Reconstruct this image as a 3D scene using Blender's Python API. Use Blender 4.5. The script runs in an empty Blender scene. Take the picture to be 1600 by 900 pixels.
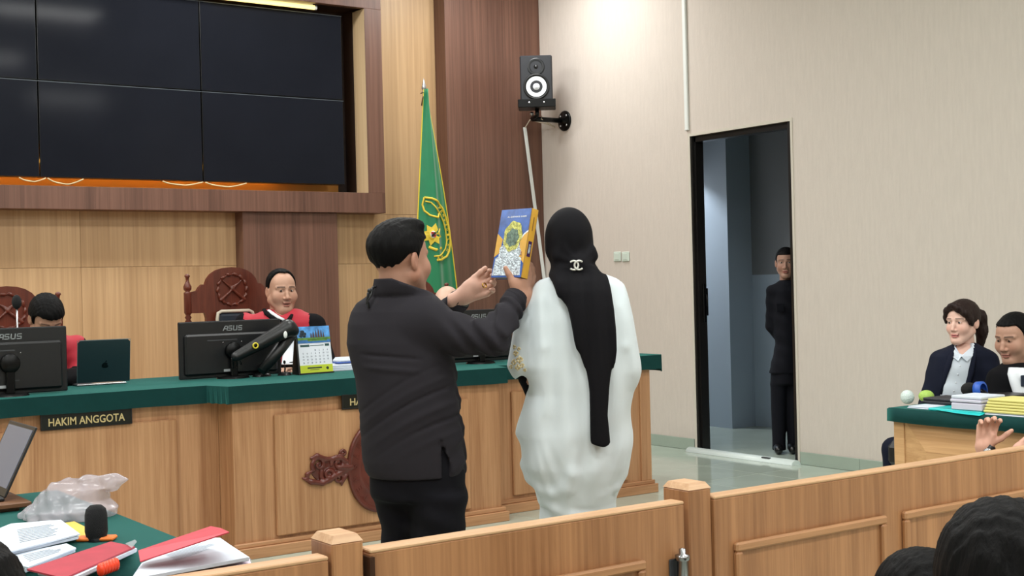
import bpy, math, random
import numpy as np
from mathutils import Vector, Matrix
from mathutils.bvhtree import BVHTree
random.seed(7); np.random.seed(7)
SC = bpy.context.scene
COL = SC.collection
PI = math.pi

# ------------------------------------------------------------------ camera
CAM_H = 1.5; FPX = 2046.9
YAW, PITCH, ROLL = math.radians(35.0), math.radians(-0.18), math.radians(-1.42)
_f = np.array([math.sin(YAW)*math.cos(PITCH), math.cos(YAW)*math.cos(PITCH), math.sin(PITCH)])
_r = np.array([math.cos(YAW), -math.sin(YAW), 0.0]); _u = np.cross(_r, _f)
CR = math.cos(ROLL)*_r + math.sin(ROLL)*_u
CU = -math.sin(ROLL)*_r + math.cos(ROLL)*_u
cam = bpy.data.cameras.new('camera'); cam_o = bpy.data.objects.new('camera', cam); COL.objects.link(cam_o)
cam.sensor_width = 36.0; cam.lens = 36.0*FPX/1600.0; cam.clip_start = 0.05; cam.clip_end = 100
m = Matrix.Identity(4)
for i in range(3):
    m[i][0] = CR[i]; m[i][1] = CU[i]; m[i][2] = -_f[i]
m[2][3] = CAM_H
cam_o.matrix_world = m
SC.camera = cam_o

# ------------------------------------------------------------------ light and exposure
W = bpy.data.worlds.new('world'); SC.world = W; W.use_nodes = True
W.node_tree.nodes['Background'].inputs[0].default_value = (0.8, 0.88, 1.0, 1)
W.node_tree.nodes['Background'].inputs[1].default_value = 0.15
vs = SC.view_settings
vs.view_transform = 'Standard'; vs.look = 'None'; vs.gamma = 1.0; vs.use_curve_mapping = False
vs.exposure = -0.22
CEIL = 4.7
def area(name, loc, size, power, color=(1, 1, 1), rot=(0, 0, 0), sy=None):
    l = bpy.data.lights.new(name, 'AREA'); l.energy = power; l.color = color; l.size = size
    if sy: l.shape = 'RECTANGLE'; l.size_y = sy
    o = bpy.data.objects.new(name, l); o.location = loc; o.rotation_euler = rot; COL.objects.link(o); return o
COOL = (0.98, 0.985, 0.965)
for lx in (-1.6, 1.4, 4.2):
    for ly in (9.6, 6.6, 3.4, 0.2, -3.0):
        area('ceiling_lamp', (lx, ly, CEIL-0.03), 1.15, 74.0, COOL, sy=0.55)
area('ceiling_lamp', (6.75, 9.5, CEIL-0.03), 0.9, 70.0, COOL, sy=0.5)
area('ceiling_lamp', (6.3, 0.2, CEIL-0.03), 1.15, 74.0, COOL, sy=0.55)
pl_ = bpy.data.lights.new('added_corridor_light', 'POINT'); pl_.energy = 150.0; pl_.color = (0.88, 0.94, 1.0); pl_.shadow_soft_size = 0.12  # unseen light, added to brighten the corridor and throw the diagonal shadow
po_ = bpy.data.objects.new('added_corridor_light', pl_); po_.location = (8.55, 10.6, 2.97); COL.objects.link(po_)

# ------------------------------------------------------------------ pixel <-> world helpers (photo taken as 1600x900)
def ray(px, py): return CR*((px-800)/FPX) + CU*((450-py)/FPX) + _f
CO = np.array([0, 0, CAM_H])
def at(px, py, dep): return CO + ray(px, py)*dep
def on(px, py, ax, val):
    d = ray(px, py); return CO + d*((val-CO[ax])/d[ax])
R0 = np.array([math.cos(YAW), -math.sin(YAW), 0.0]); F0 = np.array([math.sin(YAW), math.cos(YAW), 0.0])

# ------------------------------------------------------------------ materials
def lin(c):
    out = []
    for v in c[:3]:
        v = v/255.0
        out.append(v/12.92 if v <= 0.04045 else ((v+0.055)/1.055)**2.4)
    return (out[0], out[1], out[2], 1.0)
MATS = {}
def M(name, rgb, rough=0.5, metal=0.0, spec=0.5, var=0.0, vscale=6.0, bump=0.0, bscale=60.0, coat=0.0, sheen=0.0, alpha=1.0, trans=0.0, stretch=None, attr=None, emit=None):
    if name in MATS: return MATS[name]
    mt = bpy.data.materials.new(name); mt.use_nodes = True
    nt = mt.node_tree; b = nt.nodes['Principled BSDF']; L = nt.links
    c = lin(rgb)
    b.inputs['Base Color'].default_value = c; b.inputs['Roughness'].default_value = rough
    b.inputs['Metallic'].default_value = metal; b.inputs['Specular IOR Level'].default_value = spec
    b.inputs['Coat Weight'].default_value = coat; b.inputs['Sheen Weight'].default_value = sheen
    b.inputs['Alpha'].default_value = alpha; b.inputs['Transmission Weight'].default_value = trans
    if emit:
        b.inputs['Emission Color'].default_value = c; b.inputs['Emission Strength'].default_value = emit
    tc = nt.nodes.new('ShaderNodeTexCoord'); mp = nt.nodes.new('ShaderNodeMapping'); L.new(tc.outputs['Object'], mp.inputs[0])
    if stretch: mp.inputs['Scale'].default_value = stretch
    if attr:
        a = nt.nodes.new('ShaderNodeAttribute'); a.attribute_name = attr; L.new(a.outputs['Color'], b.inputs['Base Color'])
    if var > 0:
        n = nt.nodes.new('ShaderNodeTexNoise'); n.inputs['Scale'].default_value = vscale; n.inputs['Detail'].default_value = 5
        L.new(mp.outputs[0], n.inputs['Vector'])
        r = nt.nodes.new('ShaderNodeValToRGB'); L.new(n.outputs['Fac'], r.inputs[0])
        r.color_ramp.elements[0].position = 0.3; r.color_ramp.elements[1].position = 0.7
        r.color_ramp.elements[0].color = tuple(x*(1-var) for x in c[:3])+(1,); r.color_ramp.elements[1].color = tuple(min(1, x*(1+var)) for x in c[:3])+(1,)
        L.new(r.outputs[0], b.inputs['Base Color'])
    if bump > 0:
        n2 = nt.nodes.new('ShaderNodeTexNoise'); n2.inputs['Scale'].default_value = bscale; n2.inputs['Detail'].default_value = 4
        L.new(mp.outputs[0], n2.inputs['Vector'])
        bp = nt.nodes.new('ShaderNodeBump'); bp.inputs['Strength'].default_value = bump; bp.inputs['Distance'].default_value = 0.01
        L.new(n2.outputs['Fac'], bp.inputs['Height']); L.new(bp.outputs[0], b.inputs['Normal'])
    MATS[name] = mt; return mt
def wood(name, light, dark, axis='z', fine=55.0, along=1.3, rough=0.42, contrast=1.0, joints=0.0):
    """laminate with grain along one axis; every object gets its own stretch of the pattern"""
    if name in MATS: return MATS[name]
    mt = bpy.data.materials.new(name); mt.use_nodes = True
    nt = mt.node_tree; b = nt.nodes['Principled BSDF']; L = nt.links; N = nt.nodes.new
    b.inputs['Roughness'].default_value = rough
    tc = N('ShaderNodeTexCoord'); oi = N('ShaderNodeObjectInfo')
    ml = N('ShaderNodeMath'); ml.operation = 'MULTIPLY'; ml.inputs[1].default_value = 37.0; L.new(oi.outputs['Random'], ml.inputs[0])
    ad = N('ShaderNodeVectorMath'); ad.operation = 'ADD'; L.new(tc.outputs['Object'], ad.inputs[0]); L.new(ml.outputs[0], ad.inputs[1])
    def mapped(f, a):
        mp = N('ShaderNodeMapping'); s = [f, f, f]; s['xyz'.index(axis)] = a; mp.inputs['Scale'].default_value = s
        L.new(ad.outputs[0], mp.inputs[0]); return mp
    n1 = N('ShaderNodeTexNoise'); n1.inputs['Scale'].default_value = 1.0; n1.inputs['Detail'].default_value = 6; n1.inputs['Roughness'].default_value = 0.62
    n1.inputs['Distortion'].default_value = 0.6
    L.new(mapped(fine, along).outputs[0], n1.inputs['Vector'])
    n2 = N('ShaderNodeTexNoise'); n2.inputs['Scale'].default_value = 1.0; n2.inputs['Detail'].default_value = 2
    L.new(mapped(fine*0.16, along*0.12).outputs[0], n2.inputs['Vector'])
    mx = N('ShaderNodeMath'); mx.operation = 'ADD'
    h = N('ShaderNodeMath'); h.operation = 'MULTIPLY'; h.inputs[1].default_value = 0.55; L.new(n1.outputs['Fac'], h.inputs[0])
    h2 = N('ShaderNodeMath'); h2.operation = 'MULTIPLY'; h2.inputs[1].default_value = 0.45; L.new(n2.outputs['Fac'], h2.inputs[0])
    L.new(h.outputs[0], mx.inputs[0]); L.new(h2.outputs[0], mx.inputs[1])
    r = N('ShaderNodeValToRGB'); L.new(mx.outputs[0], r.inputs[0])
    r.color_ramp.elements[0].position = 0.5-0.17/contrast; r.color_ramp.elements[1].position = 0.5+0.15/contrast
    r.color_ramp.elements[0].color = lin(dark); r.color_ramp.elements[1].color = lin(light)
    L.new(r.outputs[0], b.inputs['Base Color'])
    bp = N('ShaderNodeBump'); bp.inputs['Strength'].default_value = 0.08; bp.inputs['Distance'].default_value = 0.004
    L.new(n1.outputs['Fac'], bp.inputs['Height']); L.new(bp.outputs[0], b.inputs['Normal'])
    MATS[name] = mt; return mt

OAKW = wood('oak_wall_laminate', (202, 168, 127), (164, 130, 92), 'z', 30, 0.5)
WALN = wood('walnut_laminate', (120, 85, 70), (80, 52, 41), 'z', 36, 0.7, 0.45)
WALNX = wood('walnut_laminate_flat', (124, 92, 81), (84, 56, 47), 'z', 36, 0.7, 0.45)
OAKB = wood('bench_oak_laminate', (197, 149, 109), (151, 103, 68), 'z', 60, 1.6, 0.4)
OAKBX = wood('bench_oak_laminate_horizontal', (197, 149, 109), (151, 103, 68), 'x', 60, 1.6, 0.4)
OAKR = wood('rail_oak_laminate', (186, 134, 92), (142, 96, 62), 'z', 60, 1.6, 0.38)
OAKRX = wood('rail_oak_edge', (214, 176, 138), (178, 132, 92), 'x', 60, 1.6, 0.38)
OAKT = wood('table_oak_laminate', (214, 170, 122), (178, 132, 86), 'y', 60, 1.6, 0.42)
TAN = wood('tan_reveal_laminate', (224, 196, 156), (206, 174, 132), 'z', 30, 0.7, 0.45)
MAHO = wood('carved_mahogany', (112, 54, 38), (74, 30, 20), 'z', 30, 3.0, 0.3)
MAHO2 = M('carved_dark_red_wood', (92, 40, 32), 0.28, var=0.25, vscale=14)
DBOX = wood('dark_stand_wood', (122, 82, 52), (84, 52, 32), 'x', 50, 2, 0.45)
GREEN = M('dark_green_baize', (2, 46, 46), 0.85, spec=0.2, var=0.08, vscale=30, bump=0.15, bscale=900, sheen=0.4)
GREEN.node_tree.nodes['Principled BSDF'].inputs['Sheen Tint'].default_value = (0.15, 0.75, 0.65, 1)
BLACKP = M('black_plastic', (18, 19, 22), 0.38, var=0.1, vscale=40)
BLACKM = M('black_metal', (14, 14, 15), 0.35, metal=0.6)
DGREY = M('dark_grey_plastic', (58, 60, 64), 0.5)
SILVER = M('brushed_silver', (190, 192, 196), 0.3, metal=1.0)
STEEL = M('chrome_steel', (150, 150, 152), 0.22, metal=1.0)
WHITEP = M('white_plastic', (228, 232, 230), 0.4)
PAPER = M('white_paper', (206, 214, 226), 0.8, var=0.03, vscale=20)
GOLD = M('gold_lettering', (206, 186, 134), 0.4, metal=0.2)

# ------------------------------------------------------------------ object helpers
def link(o): COL.objects.link(o); return o
def tag(o, label, cat, group=None, kind=None):
    if label: o['label'] = label
    if cat: o['category'] = cat
    if group: o['group'] = group
    if kind: o['kind'] = kind
    return o
def thing(name, loc, label, cat, group=None, rot=0.0):
    e = bpy.data.objects.new(name, None); e.empty_display_size = 0.1; link(e)
    e.location = Vector([float(x) for x in loc]); e.rotation_euler = (0, 0, rot)
    return tag(e, label, cat, group)
def person(name, loc, label):
    return thing(name, loc, label, 'person', None, -YAW)

class MB:
    def __init__(s): s.v = []; s.f = []; s.sm = []; s.mi = []; s.cur = 0
    def add(s, vs, fs, smooth=False):
        o = len(s.v); s.v += [tuple(float(c) for c in p) for p in vs]
        for f in fs: s.f.append(tuple(o+i for i in f)); s.sm.append(smooth); s.mi.append(s.cur)
        return s
    def box(s, lo, hi, bev=0.0, R=None, c=None):
        lo = np.array(lo, float); hi = np.array(hi, float); ce = (lo+hi)/2; h = np.abs(hi-lo)/2
        if c is not None: ce = np.array(c, float)
        b = min(bev, h.min()*0.95)
        sg = [(x, y, z) for x in (-1, 1) for y in (-1, 1) for z in (-1, 1)]
        if b <= 0:
            V = [np.array(q)*h for q in sg]; idx = {q: i for i, q in enumerate(sg)}
            F = []
            for ax in range(3):
                for sd in (-1, 1):
                    a1, a2 = [(1, 2), (2, 0), (0, 1)][ax]
                    q = []
                    for (p1, p2) in ((-1, -1), (1, -1), (1, 1), (-1, 1)):
                        k = [0, 0, 0]; k[ax] = sd; k[a1] = p1; k[a2] = p2; q.append(idx[tuple(k)])
                    F.append(q if sd > 0 else q[::-1])
        else:
            V = []; idx = {}
            for q in sg:
                for ax in range(3):
                    p = np.array(q)*(h-b); p[ax] = q[ax]*h[ax]; idx[(q, ax)] = len(V); V.append(p)
            F = []
            for ax in range(3):
                a1, a2 = [(1, 2), (2, 0), (0, 1)][ax]
                for sd in (-1, 1):
                    q = []
                    for (p1, p2) in ((-1, -1), (1, -1), (1, 1), (-1, 1)):
                        k = [0, 0, 0]; k[ax] = sd; k[a1] = p1; k[a2] = p2; q.append(idx[(tuple(k), ax)])
                    F.append(q if sd > 0 else q[::-1])
                for p1 in (-1, 1):
                    for p2 in (-1, 1):
                        ka = [0, 0, 0]; kb = [0, 0, 0]; ka[ax] = -1; kb[ax] = 1
                        ka[a1] = kb[a1] = p1; ka[a2] = kb[a2] = p2
                        q = [idx[(tuple(ka), a1)], idx[(tuple(kb), a1)], idx[(tuple(kb), a2)], idx[(tuple(ka), a2)]]
                        F.append(q[::-1] if p1*p2 > 0 else q)
            for q in sg:
                t = [idx[(q, 0)], idx[(q, 1)], idx[(q, 2)]]
                F.append(t if q[0]*q[1]*q[2] > 0 else t[::-1])
        V = np.array(V)
        if R is not None: V = V @ np.array(R).T
        return s.add(V+ce, F)
    def tube(s, pts, r, seg=10, cap=True, flat=1.0):
        P = [np.array(p, float) for p in pts]; n = len(P)
        rr = [r]*n if not hasattr(r, '__len__') else list(r)
        V = []; prev = None
        for i in range(n):
            t = P[min(i+1, n-1)]-P[max(i-1, 0)]; t = t/(np.linalg.norm(t)+1e-12)
            if prev is None:
                a = np.array([0, 0, 1.0]) if abs(t[2]) < 0.9 else np.array([1.0, 0, 0])
                x = np.cross(a, t)
            else: x = prev-t*np.dot(prev, t)
            x /= np.linalg.norm(x)+1e-12; y = np.cross(t, x); prev = x
            for k in range(seg):
                an = 2*PI*k/seg; V.append(P[i]+rr[i]*(math.cos(an)*x+flat*math.sin(an)*y))
        F = []
        for i in range(n-1):
            for k in range(seg):
                F.append((i*seg+k, i*seg+(k+1) % seg, (i+1)*seg+(k+1) % seg, (i+1)*seg+k))
        s.add(V, F, True)
        if cap:
            o = len(s.v)-n*seg
            s.f.append(tuple(o+k for k in range(seg))[::-1]); s.sm.append(False); s.mi.append(s.cur)
            s.f.append(tuple(o+(n-1)*seg+k for k in range(seg))); s.sm.append(False); s.mi.append(s.cur)
        return s
    def lathe(s, prof, c, ax=(0, 0, 1), seg=20):
        ax = np.array(ax, float); ax /= np.linalg.norm(ax)
        a = np.array([1.0, 0, 0]) if abs(ax[0]) < 0.9 else np.array([0, 1.0, 0])
        x = np.cross(a, ax); x /= np.linalg.norm(x); y = np.cross(ax, x); c = np.array(c, float)
        V = []
        for (r, h) in prof:
            for k in range(seg):
                an = 2*PI*k/seg; V.append(c+ax*h+max(r, 1e-5)*(math.cos(an)*x+math.sin(an)*y))
        F = []
        for i in range(len(prof)-1):
            for k in range(seg): F.append((i*seg+k, i*seg+(k+1) % seg, (i+1)*seg+(k+1) % seg, (i+1)*seg+k))
        return s.add(V, F, True)
    def prism(s, poly, t, o, x, y, smooth_side=False):
        """2D outline extruded: points o + a*x + b*y, thickness t along x cross y"""
        o = np.array(o, float); x = np.array(x, float); y = np.array(y, float); nrm = np.cross(x, y); nrm /= np.linalg.norm(nrm)
        n = len(poly); ar = sum(poly[i][0]*poly[(i+1) % n][1]-poly[(i+1) % n][0]*poly[i][1] for i in range(n))
        if ar < 0: poly = poly[::-1]
        A = [o+p[0]*x+p[1]*y for p in poly]; B = [p+nrm*t for p in A]
        F = [tuple(range(n))[::-1], tuple(range(n, 2*n))]
        s.add(A+B, F)
        o2 = len(s.v)-2*n
        for i in range(n):
            j = (i+1) % n; s.f.append((o2+i, o2+j, o2+n+j, o2+n+i)); s.sm.append(smooth_side); s.mi.append(s.cur)
        return s
    def ball(s, c, r, seg=12, rings=8, R=None):
        r = np.array([r]*3 if not hasattr(r, '__len__') else r, float); V = []; F = []
        for i in range(rings+1):
            th = PI*i/rings
            for k in range(seg):
                an = 2*PI*k/seg; V.append(np.array([math.sin(th)*math.cos(an), math.sin(th)*math.sin(an), math.cos(th)])*r)
        for i in range(rings):
            for k in range(seg): F.append((i*seg+k, (i+1)*seg+k, (i+1)*seg+(k+1) % seg, i*seg+(k+1) % seg))
        V = np.array(V)
        if R is not None: V = V @ np.array(R).T
        return s.add(V+np.array(c, float), F, True)
    def sheet(s, G, smooth=True, thick=0.0):
        """grid of points G[i][j]; with thickness it becomes a closed slab"""
        n, mm = len(G), len(G[0]); V = [p for row in G for p in row]
        F = [(i*mm+j, i*mm+j+1, (i+1)*mm+j+1, (i+1)*mm+j) for i in range(n-1) for j in range(mm-1)]
        if thick == 0: return s.add(V, F, smooth)
        A = np.array(V, float).reshape(n, mm, 3)
        du = np.gradient(A, axis=0); dv = np.gradient(A, axis=1); nn = np.cross(dv, du); nn /= np.linalg.norm(nn, axis=2, keepdims=True)+1e-9
        B = (A-nn*thick).reshape(-1, 3); K = n*mm
        F2 = F+[tuple(K+i for i in f[::-1]) for f in F]
        for j in range(mm-1):
            F2.append((j+1, j, K+j, K+j+1)); a = (n-1)*mm; F2.append((a+j, a+j+1, K+a+j+1, K+a+j))
        for i in range(n-1):
            F2.append((i*mm, (i+1)*mm, K+(i+1)*mm, K+i*mm)); b = mm-1; F2.append(((i+1)*mm+b, i*mm+b, K+i*mm+b, K+(i+1)*mm+b))
        return s.add(list(A.reshape(-1, 3))+list(B), F2, smooth)
    def obj(s, name, mats, parent=None, local=False, label=None):
        me = bpy.data.meshes.new(name)
        V = np.array(s.v, float).reshape(-1, 3)
        if parent is not None and not local:
            pl = np.array(parent.matrix_basis.translation)
            pp = parent.parent
            while pp is not None: pl = pl+np.array(pp.matrix_basis.translation); pp = pp.parent
            V = V-pl
        me.from_pydata([tuple(p) for p in V], [], s.f)
        mats = mats if isinstance(mats, (list, tuple)) else [mats]
        for mt in mats: me.materials.append(mt)
        me.polygons.foreach_set('use_smooth', s.sm); me.polygons.foreach_set('material_index', s.mi)
        me.validate(); me.update()
        o = bpy.data.objects.new(name, me); link(o)
        if parent is not None: o.parent = parent
        if label: o['label'] = label
        return o
def box(name, lo, hi, mt, parent=None, bev=0.0, label=None):
    return MB().box(lo, hi, bev).obj(name, mt, parent, label=label)
def struct(name, mb, mt):
    o = mb.obj(name, mt); o['kind'] = 'structure'; return o

_fontcache = {}
def glyphs(txt, size, depth, bold=0.0):
    """lettering as a mesh: (verts, faces) lying in x right, y up, extruded along z"""
    cu = bpy.data.curves.new('lettering', 'FONT'); cu.body = txt; cu.size = size; cu.extrude = depth/2; cu.offset = bold
    cu.resolution_u = 3
    o = bpy.data.objects.new('lettering', cu); COL.objects.link(o)
    dg = bpy.context.evaluated_depsgraph_get(); ev = o.evaluated_get(dg); me = bpy.data.meshes.new_from_object(ev)
    V = np.array([v.co[:] for v in me.vertices]).reshape(-1, 3); F = [tuple(p.vertices) for p in me.polygons]
    bpy.data.objects.remove(o); bpy.data.curves.remove(cu); bpy.data.meshes.remove(me)
    return V, F
def lettering(mb, txt, w, h, o, x, y, depth=0.002):
    """centre txt on point o inside a w x h field spanned by unit vectors x, y"""
    V, F = glyphs(txt, 1.0, 0.02, 0.012)
    lo, hi = V.min(0), V.max(0)
    V = (V-(lo+hi)/2)/(hi-lo)
    x = np.array(x, float); y = np.array(y, float); n = np.cross(x, y)
    P = np.array(o, float)+np.outer(V[:, 0]*w, x)+np.outer(V[:, 1]*h, y)+np.outer(V[:, 2]*depth, n)
    mb.add(P, F)

def letters(txt, w, h, o, x, y, depth, mt, parent):
    """the same field of lettering, every letter an object of its own"""
    V, F = glyphs(txt, 1.0, 0.02, 0.012); lo, hi = V.min(0), V.max(0); V = (V-(lo+hi)/2)/(hi-lo)
    x = np.array(x, float); y = np.array(y, float); n = np.cross(x, y)
    P = np.array(o, float)+np.outer(V[:, 0]*w, x)+np.outer(V[:, 1]*h, y)+np.outer(V[:, 2]*depth, n)
    par = list(range(len(V)))
    def find(i):
        while par[i] != i: par[i] = par[par[i]]; i = par[i]
        return i
    for f in F:
        for j in f[1:]: par[find(f[0])] = find(j)
    gr = {}
    for f in F: gr.setdefault(find(f[0]), []).append(f)
    for fs in gr.values():
        ids = sorted({i for f in fs for i in f}); ix = {i: k for k, i in enumerate(ids)}
        MB().add([P[i] for i in ids], [tuple(ix[i] for i in f) for f in fs]).obj('letter', mt, parent)

# ------------------------------------------------------------------ implicit surfaces for bodies, cloth and carving
class Sdf:
    def __init__(s, lo, hi, res):
        s.lo = np.array(lo, float); s.res = res
        n = np.ceil((np.array(hi, float)-s.lo)/res).astype(int)+1
        s.ax = [(s.lo[i]+res*np.arange(n[i])).astype(np.float32) for i in range(3)]
        s.n = n; s.d = np.full(n, 0.15, np.float32)
    def grid(s): return s.ax[0][:, None, None], s.ax[1][None, :, None], s.ax[2][None, None, :]
    def _sl(s, lo, hi):
        sl = []
        for i in range(3):
            a = int(max(0, math.floor((lo[i]-s.lo[i])/s.res))); b = int(min(s.n[i], math.ceil((hi[i]-s.lo[i])/s.res)+1))
            if b <= a: return None
            sl.append(slice(a, b))
        return tuple(sl), s.ax[0][sl[0]][:, None, None], s.ax[1][sl[1]][None, :, None], s.ax[2][sl[2]][None, None, :]
    def _put(s, sl, d, k, mode):
        a = s.d[sl]
        if mode == 'add':
            if k <= 0: s.d[sl] = np.minimum(a, d); return
            h = np.clip(0.5+0.5*(a-d)/k, 0, 1); s.d[sl] = a*(1-h)+d*h-k*h*(1-h)
        else:
            if k <= 0: s.d[sl] = np.maximum(a, -d); return
            h = np.clip(0.5-0.5*(a+d)/k, 0, 1); s.d[sl] = a*(1-h)-d*h+k*h*(1-h)
    def cone(s, p, q, r1, r2=None, k=0.01, mode='add'):
        r2 = r1 if r2 is None else r2
        p = np.array(p, float); q = np.array(q, float); pad = max(r1, r2)+k+2.5*s.res+0.01
        g = s._sl(np.minimum(p, q)-pad, np.maximum(p, q)+pad)
        if g is None: return s
        sl, X, Y, Z = g; b = (q-p).astype(np.float32); L2 = float(b@b)+1e-12
        x = X-np.float32(p[0]); y = Y-np.float32(p[1]); z = Z-np.float32(p[2])
        t = np.clip((x*b[0]+y*b[1]+z*b[2])/L2, 0, 1)
        d = np.sqrt((x-t*b[0])**2+(y-t*b[1])**2+(z-t*b[2])**2)-(r1+(r2-r1)*t)
        s._put(sl, d.astype(np.float32), k, mode); return s
    def chain(s, pts, rs, k=0.008, mode='add'):
        for i in range(len(pts)-1): s.cone(pts[i], pts[i+1], rs[i], rs[i+1], k, mode)
        return s
    def ell(s, c, r, k=0.01, R=None, mode='add'):
        c = np.array(c, float); r = np.array(r, float); m_ = r.max() if R is not None else r
        pad = m_+k+2.5*s.res+0.01
        g = s._sl(c-pad, c+pad)
        if g is None: return s
        sl, X, Y, Z = g; x = X-np.float32(c[0]); y = Y-np.float32(c[1]); z = Z-np.float32(c[2])
        if R is not None:
            R = np.array(R, float)
            x, y, z = (R[0, 0]*x+R[1, 0]*y+R[2, 0]*z, R[0, 1]*x+R[1, 1]*y+R[2, 1]*z, R[0, 2]*x+R[1, 2]*y+R[2, 2]*z)
        k0 = np.sqrt((x/r[0])**2+(y/r[1])**2+(z/r[2])**2); k1 = np.sqrt((x/r[0]**2)**2+(y/r[1]**2)**2+(z/r[2]**2)**2)
        d = k0*(k0-1.0)/np.maximum(k1, 1e-4)
        s._put(sl, d.astype(np.float32), k, mode); return s
    def box(s, c, h, r=0.005, k=0.0, R=None, mode='add'):
        c = np.array(c, float); h = np.array(h, float); e = np.linalg.norm(h)+r+k+2.5*s.res+0.01
        g = s._sl(c-e, c+e)
        if g is None: return s
        sl, X, Y, Z = g; x = X-np.float32(c[0]); y = Y-np.float32(c[1]); z = Z-np.float32(c[2])
        if R is not None:
            R = np.array(R, float)
            x, y, z = (R[0, 0]*x+R[1, 0]*y+R[2, 0]*z, R[0, 1]*x+R[1, 1]*y+R[2, 1]*z, R[0, 2]*x+R[1, 2]*y+R[2, 2]*z)
        qx = np.abs(x)-(h[0]-r); qy = np.abs(y)-(h[1]-r); qz = np.abs(z)-(h[2]-r)
        d = np.sqrt(np.maximum(qx, 0)**2+np.maximum(qy, 0)**2+np.maximum(qz, 0)**2)+np.minimum(np.maximum(qx, np.maximum(qy, qz)), 0)-r
        s._put(sl, d.astype(np.float32), k, mode); return s
    def loft(s, rows, k=0.02, n=2.0, mode='add', cap=0.0):
        """stack of ellipses: rows of (z, cx, cy, rx, ry)"""
        A = np.array(sorted(rows), float); pad = k+3*s.res+0.02
        lo = [(A[:, 1]-A[:, 3]).min()-pad, (A[:, 2]-A[:, 4]).min()-pad, A[0, 0]-pad]; hi = [(A[:, 1]+A[:, 3]).max()+pad, (A[:, 2]+A[:, 4]).max()+pad, A[-1, 0]+pad]
        g = s._sl(lo, hi)
        if g is None: return s
        sl, X, Y, Z = g; z = Z.ravel()
        it = lambda c: np.interp(z, A[:, 0], A[:, c]).astype(np.float32)[None, None, :]
        rx = it(3); ry = it(4)
        q = (np.abs((X-it(1))/rx)**n+np.abs((Y-it(2))/ry)**n)**(1.0/n)
        d = (q-1)*np.minimum(rx, ry)
        d = np.maximum(d, np.maximum(A[0, 0]-Z, Z-A[-1, 0])+cap)
        s._put(sl, d.astype(np.float32), k, mode); return s
    def disp(s, fn):
        X, Y, Z = s.grid(); s.d = (s.d+fn(X, Y, Z)).astype(np.float32); return s
    def cut(s, fn):
        X, Y, Z = s.grid(); s.d = np.maximum(s.d, fn(X, Y, Z)).astype(np.float32); return s
    def blur(s, n=1):
        for _ in range(n):
            for a in range(3):
                d = s.d; e = d.copy(); c = [slice(None)]*3; l = [slice(None)]*3; h = [slice(None)]*3
                c[a] = slice(1, -1); l[a] = slice(0, -2); h[a] = slice(2, None)
                e[tuple(c)] = 0.5*d[tuple(c)]+0.25*(d[tuple(l)]+d[tuple(h)]); s.d = e
        return s
    def mesh(s):
        d = s.d; d = np.pad(d, 1, constant_values=1.0); lo = s.lo-s.res; n = np.array(d.shape)
        ins = d < 0
        cn = n-1; cnt = np.zeros(cn, np.int8)
        for i in (0, 1):
            for j in (0, 1):
                for k in (0, 1): cnt += ins[i:i+cn[0], j:j+cn[1], k:k+cn[2]]
        act = (cnt > 0) & (cnt < 8); ci = np.argwhere(act); idx = np.full(cn, -1, np.int64); idx[act] = np.arange(len(ci))
        acc = np.zeros((len(ci), 3)); num = np.zeros(len(ci))
        for ax in range(3):
            a1, a2 = [(1, 2), (0, 2), (0, 1)][ax]
            for p in (0, 1):
                for q in (0, 1):
                    o = np.zeros(3, int); o[a1] = p; o[a2] = q; A = ci+o; B = A.copy(); B[:, ax] += 1
                    da = d[A[:, 0], A[:, 1], A[:, 2]]; db = d[B[:, 0], B[:, 1], B[:, 2]]; mk = (da < 0) != (db < 0)
                    t = np.where(mk, da/(da-db+1e-20), 0.0); P = A.astype(float); P[:, ax] += t
                    acc[mk] += P[mk]; num[mk] += 1
        V = lo+s.res*(acc/num[:, None])
        Q = []
        for ax in range(3):
            sa = [slice(1, -1)]*3; sb = [slice(1, -1)]*3; sa[ax] = slice(0, -1); sb[ax] = slice(1, None)
            A = ins[tuple(sa)]; B = ins[tuple(sb)]
            off = np.ones(3, int); off[ax] = 0
            a1, a2 = [(1, 2), (2, 0), (0, 1)][ax]
            for flip, mk in ((False, A & ~B), (True, ~A & B)):
                E = np.argwhere(mk)+off
                def cell(p, q):
                    C = E.copy(); C[:, a1] -= p; C[:, a2] -= q; return idx[C[:, 0], C[:, 1], C[:, 2]]
                quad = np.stack([cell(1, 1), cell(0, 1), cell(0, 0), cell(1, 0)], 1)
                Q.append(quad[:, ::-1] if flip else quad)
        return V, np.concatenate(Q)
def fmesh(name, V, Q, mats, parent=None, colors=None, mi=None, label=None):
    """mesh from arrays (coordinates in the parent's own frame), smooth shaded"""
    me = bpy.data.meshes.new(name); V = np.asarray(V, np.float32); Q = np.asarray(Q, np.int32); k = Q.shape[1]
    me.vertices.add(len(V)); me.vertices.foreach_set('co', V.ravel())
    me.loops.add(Q.size); me.loops.foreach_set('vertex_index', Q.ravel())
    me.polygons.add(len(Q)); me.polygons.foreach_set('loop_start', np.arange(0, Q.size, k, dtype=np.int32))
    try: me.polygons.foreach_set('loop_total', np.full(len(Q), k, np.int32))
    except Exception: pass
    me.polygons.foreach_set('use_smooth', np.ones(len(Q), bool))
    for mt in (mats if isinstance(mats, (list, tuple)) else [mats]): me.materials.append(mt)
    if mi is not None: me.polygons.foreach_set('material_index', np.asarray(mi, np.int32))
    me.update(calc_edges=True)
    if colors is not None:
        ca = me.color_attributes.new('tone', 'FLOAT_COLOR', 'POINT')
        c = np.ones((len(V), 4), np.float32); c[:, :3] = colors; ca.data.foreach_set('color', c.ravel())
    o = bpy.data.objects.new(name, me); link(o)
    if parent is not None: o.parent = parent
    if label: o['label'] = label
    return o
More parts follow.
